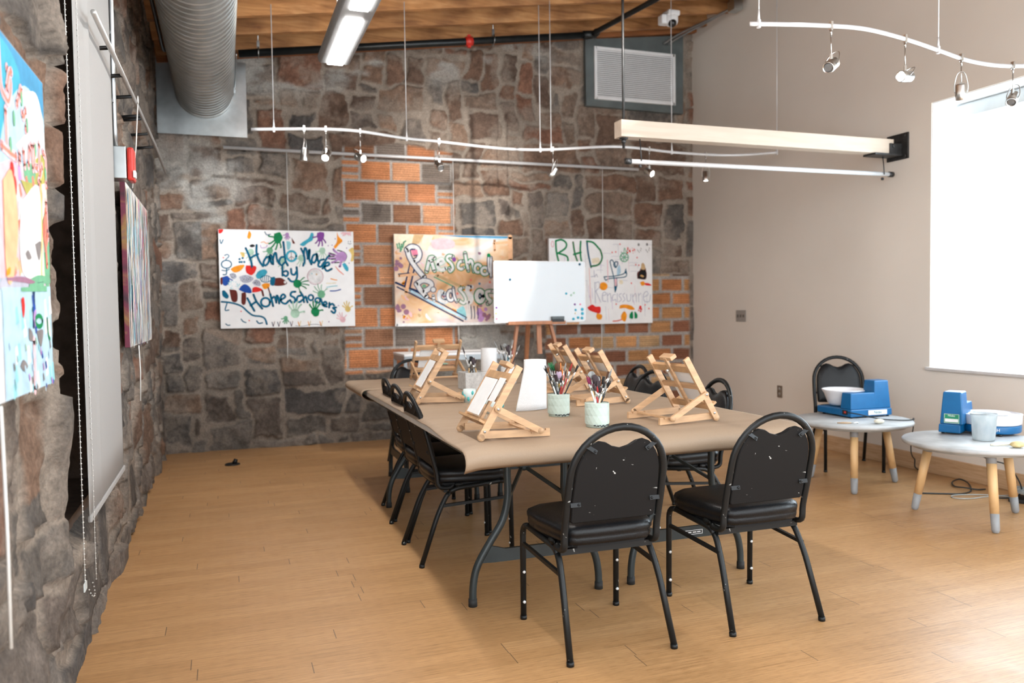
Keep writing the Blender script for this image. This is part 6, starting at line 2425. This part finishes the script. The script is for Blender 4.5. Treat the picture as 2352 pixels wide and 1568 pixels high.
mb.build('wire_loop', M_STEEL, t)
t = thing('clay_tool', 'wooden handled clay tool on the round table by the beige wall chair', 'tool', (4.50, -3.545, .467), -.5)
mb = MB()
mb.tube([(-.06, 0, .007), (-.02, 0, .007), (.03, 0, .007)], [.004, .007, .005], 10)
mb.build('handle', mat('tan_wood', (0.44, 0.30, 0.18), 0.6, 0, 0.1, 20), t)
mb = MB()
mb.tube([(.03, 0, .007), (.075, .002, .008)], [.003, .006], 8)
mb.build('blade', M_STEEL, t)

# fluted pitcher
m, nt, b = newmat('frosted_clear_plastic', 0.35)
nt.links.new(ramp(nt, noise(nt, mapping(nt, (1, 1, .6)), 30, 4), [(0.3, (0.74, 0.82, 0.84)), (0.7, (0.92, 0.95, 0.96))]), b.inputs['Base Color'])
b.inputs['Transmission Weight'].default_value = 0.75
b.inputs['IOR'].default_value = 1.25
M_FROST = m
t = thing('plastic_pitcher', 'cloudy fluted plastic pitcher standing between the wheel tower and pan on the right edge table', 'pitcher', (4.735, -4.40, .467), -2.2)
n = 48
rings_ = []
for (r, z) in [(.020, .002), (.056, .002), (.058, .012), (.061, .06), (.064, .12), (.070, .150), (.074, .160)]:
    rings_.append([(r * (1 + (.022 * (j % 3 == 0) if .01 < z < .14 else 0)) * math.cos(2 * PI * j / n) + (.018 * max(0, math.cos(2 * PI * j / n)) ** 8 if z > .13 else 0), r * (1 + (.022 * (j % 3 == 0) if .01 < z < .14 else 0)) * math.sin(2 * PI * j / n), z + (.012 * max(0, math.cos(2 * PI * j / n)) ** 8 if z > .15 else 0)) for j in range(n)])
mb = MB()
mb.rings(rings_, True, False)
mb.add([(.058 * math.cos(2 * PI * j / n), .058 * math.sin(2 * PI * j / n), .004) for j in range(n)], [tuple(range(n))])
mb.build('pitcher_body', M_FROST, t, solid=0.002)
mb = MB()
mb.tube(smooth_path([(-.068, 0, .140), (-.098, 0, .135), (-.104, 0, .09), (-.090, 0, .045), (-.062, 0, .035)], 4), .007, 8)
mb.build('handle', M_FROST, t)

# ------------------------------------------------------------------ cords on the right, pedal
M_CORD = mat('black_rubber_cord', (0.012, 0.018, 0.020), 0.5, 0, 0.2, 30)
M_GCORD = mat('grey_cord', (0.45, 0.48, 0.47), 0.5, 0, 0.1, 30)


def cord(pts, r, mm, label, k=6):
    mb = MB()
    mb.tube(smooth_path(pts, k), r, 8)
    return tag(mb.build('power_cord', mm), label, 'cord')


cord([(4.695, -3.345, .510), (4.72, -3.42, .505), (4.80, -3.52, .482), (4.92, -3.60, .474), (5.03, -3.60, .472), (5.102, -3.53, .466), (5.135, -3.50, .40), (5.18, -3.44, .30), (5.26, -3.36, .20), (5.42, -3.22, .12), (5.505, -3.16, .08), (5.515, -3.155, .02), (5.50, -3.22, .005)], .0042, M_CORD, 'black cord running from the blue wheel over the round table edge down to the baseboard')
cord([(4.90, -3.775, .005), (5.00, -3.83, .005), (5.13, -3.895, .005), (5.25, -3.87, .005), (5.37, -3.77, .006), (5.45, -3.67, .012), (5.46, -3.60, .018), (5.36, -3.63, .012), (5.27, -3.73, .010), (5.29, -3.80, .012), (5.34, -3.85, .006), (5.40, -3.86, .005)], .0050, M_CORD, 'black looped cord lying on the floor under the right edge round table')
cord([(4.80, -4.25, .440), (4.86, -4.22, .40), (4.90, -4.20, .36), (5.0, -4.22, .30), (5.14, -4.22, .26), (5.25, -4.20, .18), (5.33, -4.18, .08), (5.34, -4.14, .02), (5.30, -4.10, .006), (5.22, -4.06, .006)], .0042, M_CORD, 'black cord hanging under the right edge round table down to the floor')
cord([(5.41, -4.05, .005), (5.22, -4.02, .005), (5.08, -4.02, .005), (5.00, -3.97, .005), (5.05, -3.91, .005), (5.18, -3.94, .005), (5.30, -4.02, .005), (5.36, -4.16, .005), (5.33, -4.26, .005)], .0032, M_GCORD, 'thin pale grey cord coiled on the floor under the right edge round table')
t = thing('foot_pedal', 'grey ribbed foot pedal on the floor under the right edge round table', 'pedal', (5.36, -4.24, 0), .4)
mb = MB()
mb.box((0, 0, .012), (.17, .24, .024))
mb.build('base', M_RUBBER, t, 0.006)
mb = MB()
mb.bar((0, -.11, .045), (0, .11, .075), .14, .016)
for k in range(10):
    yy = -.095 + k * .021
    mb.box((0, yy, .054 + (yy + .11) * .136), (.13, .008, .006))
mb.build('treadle', mat('grey_cast_metal', (0.30, 0.33, 0.34), 0.45, 0.5, 0.1, 20), t)
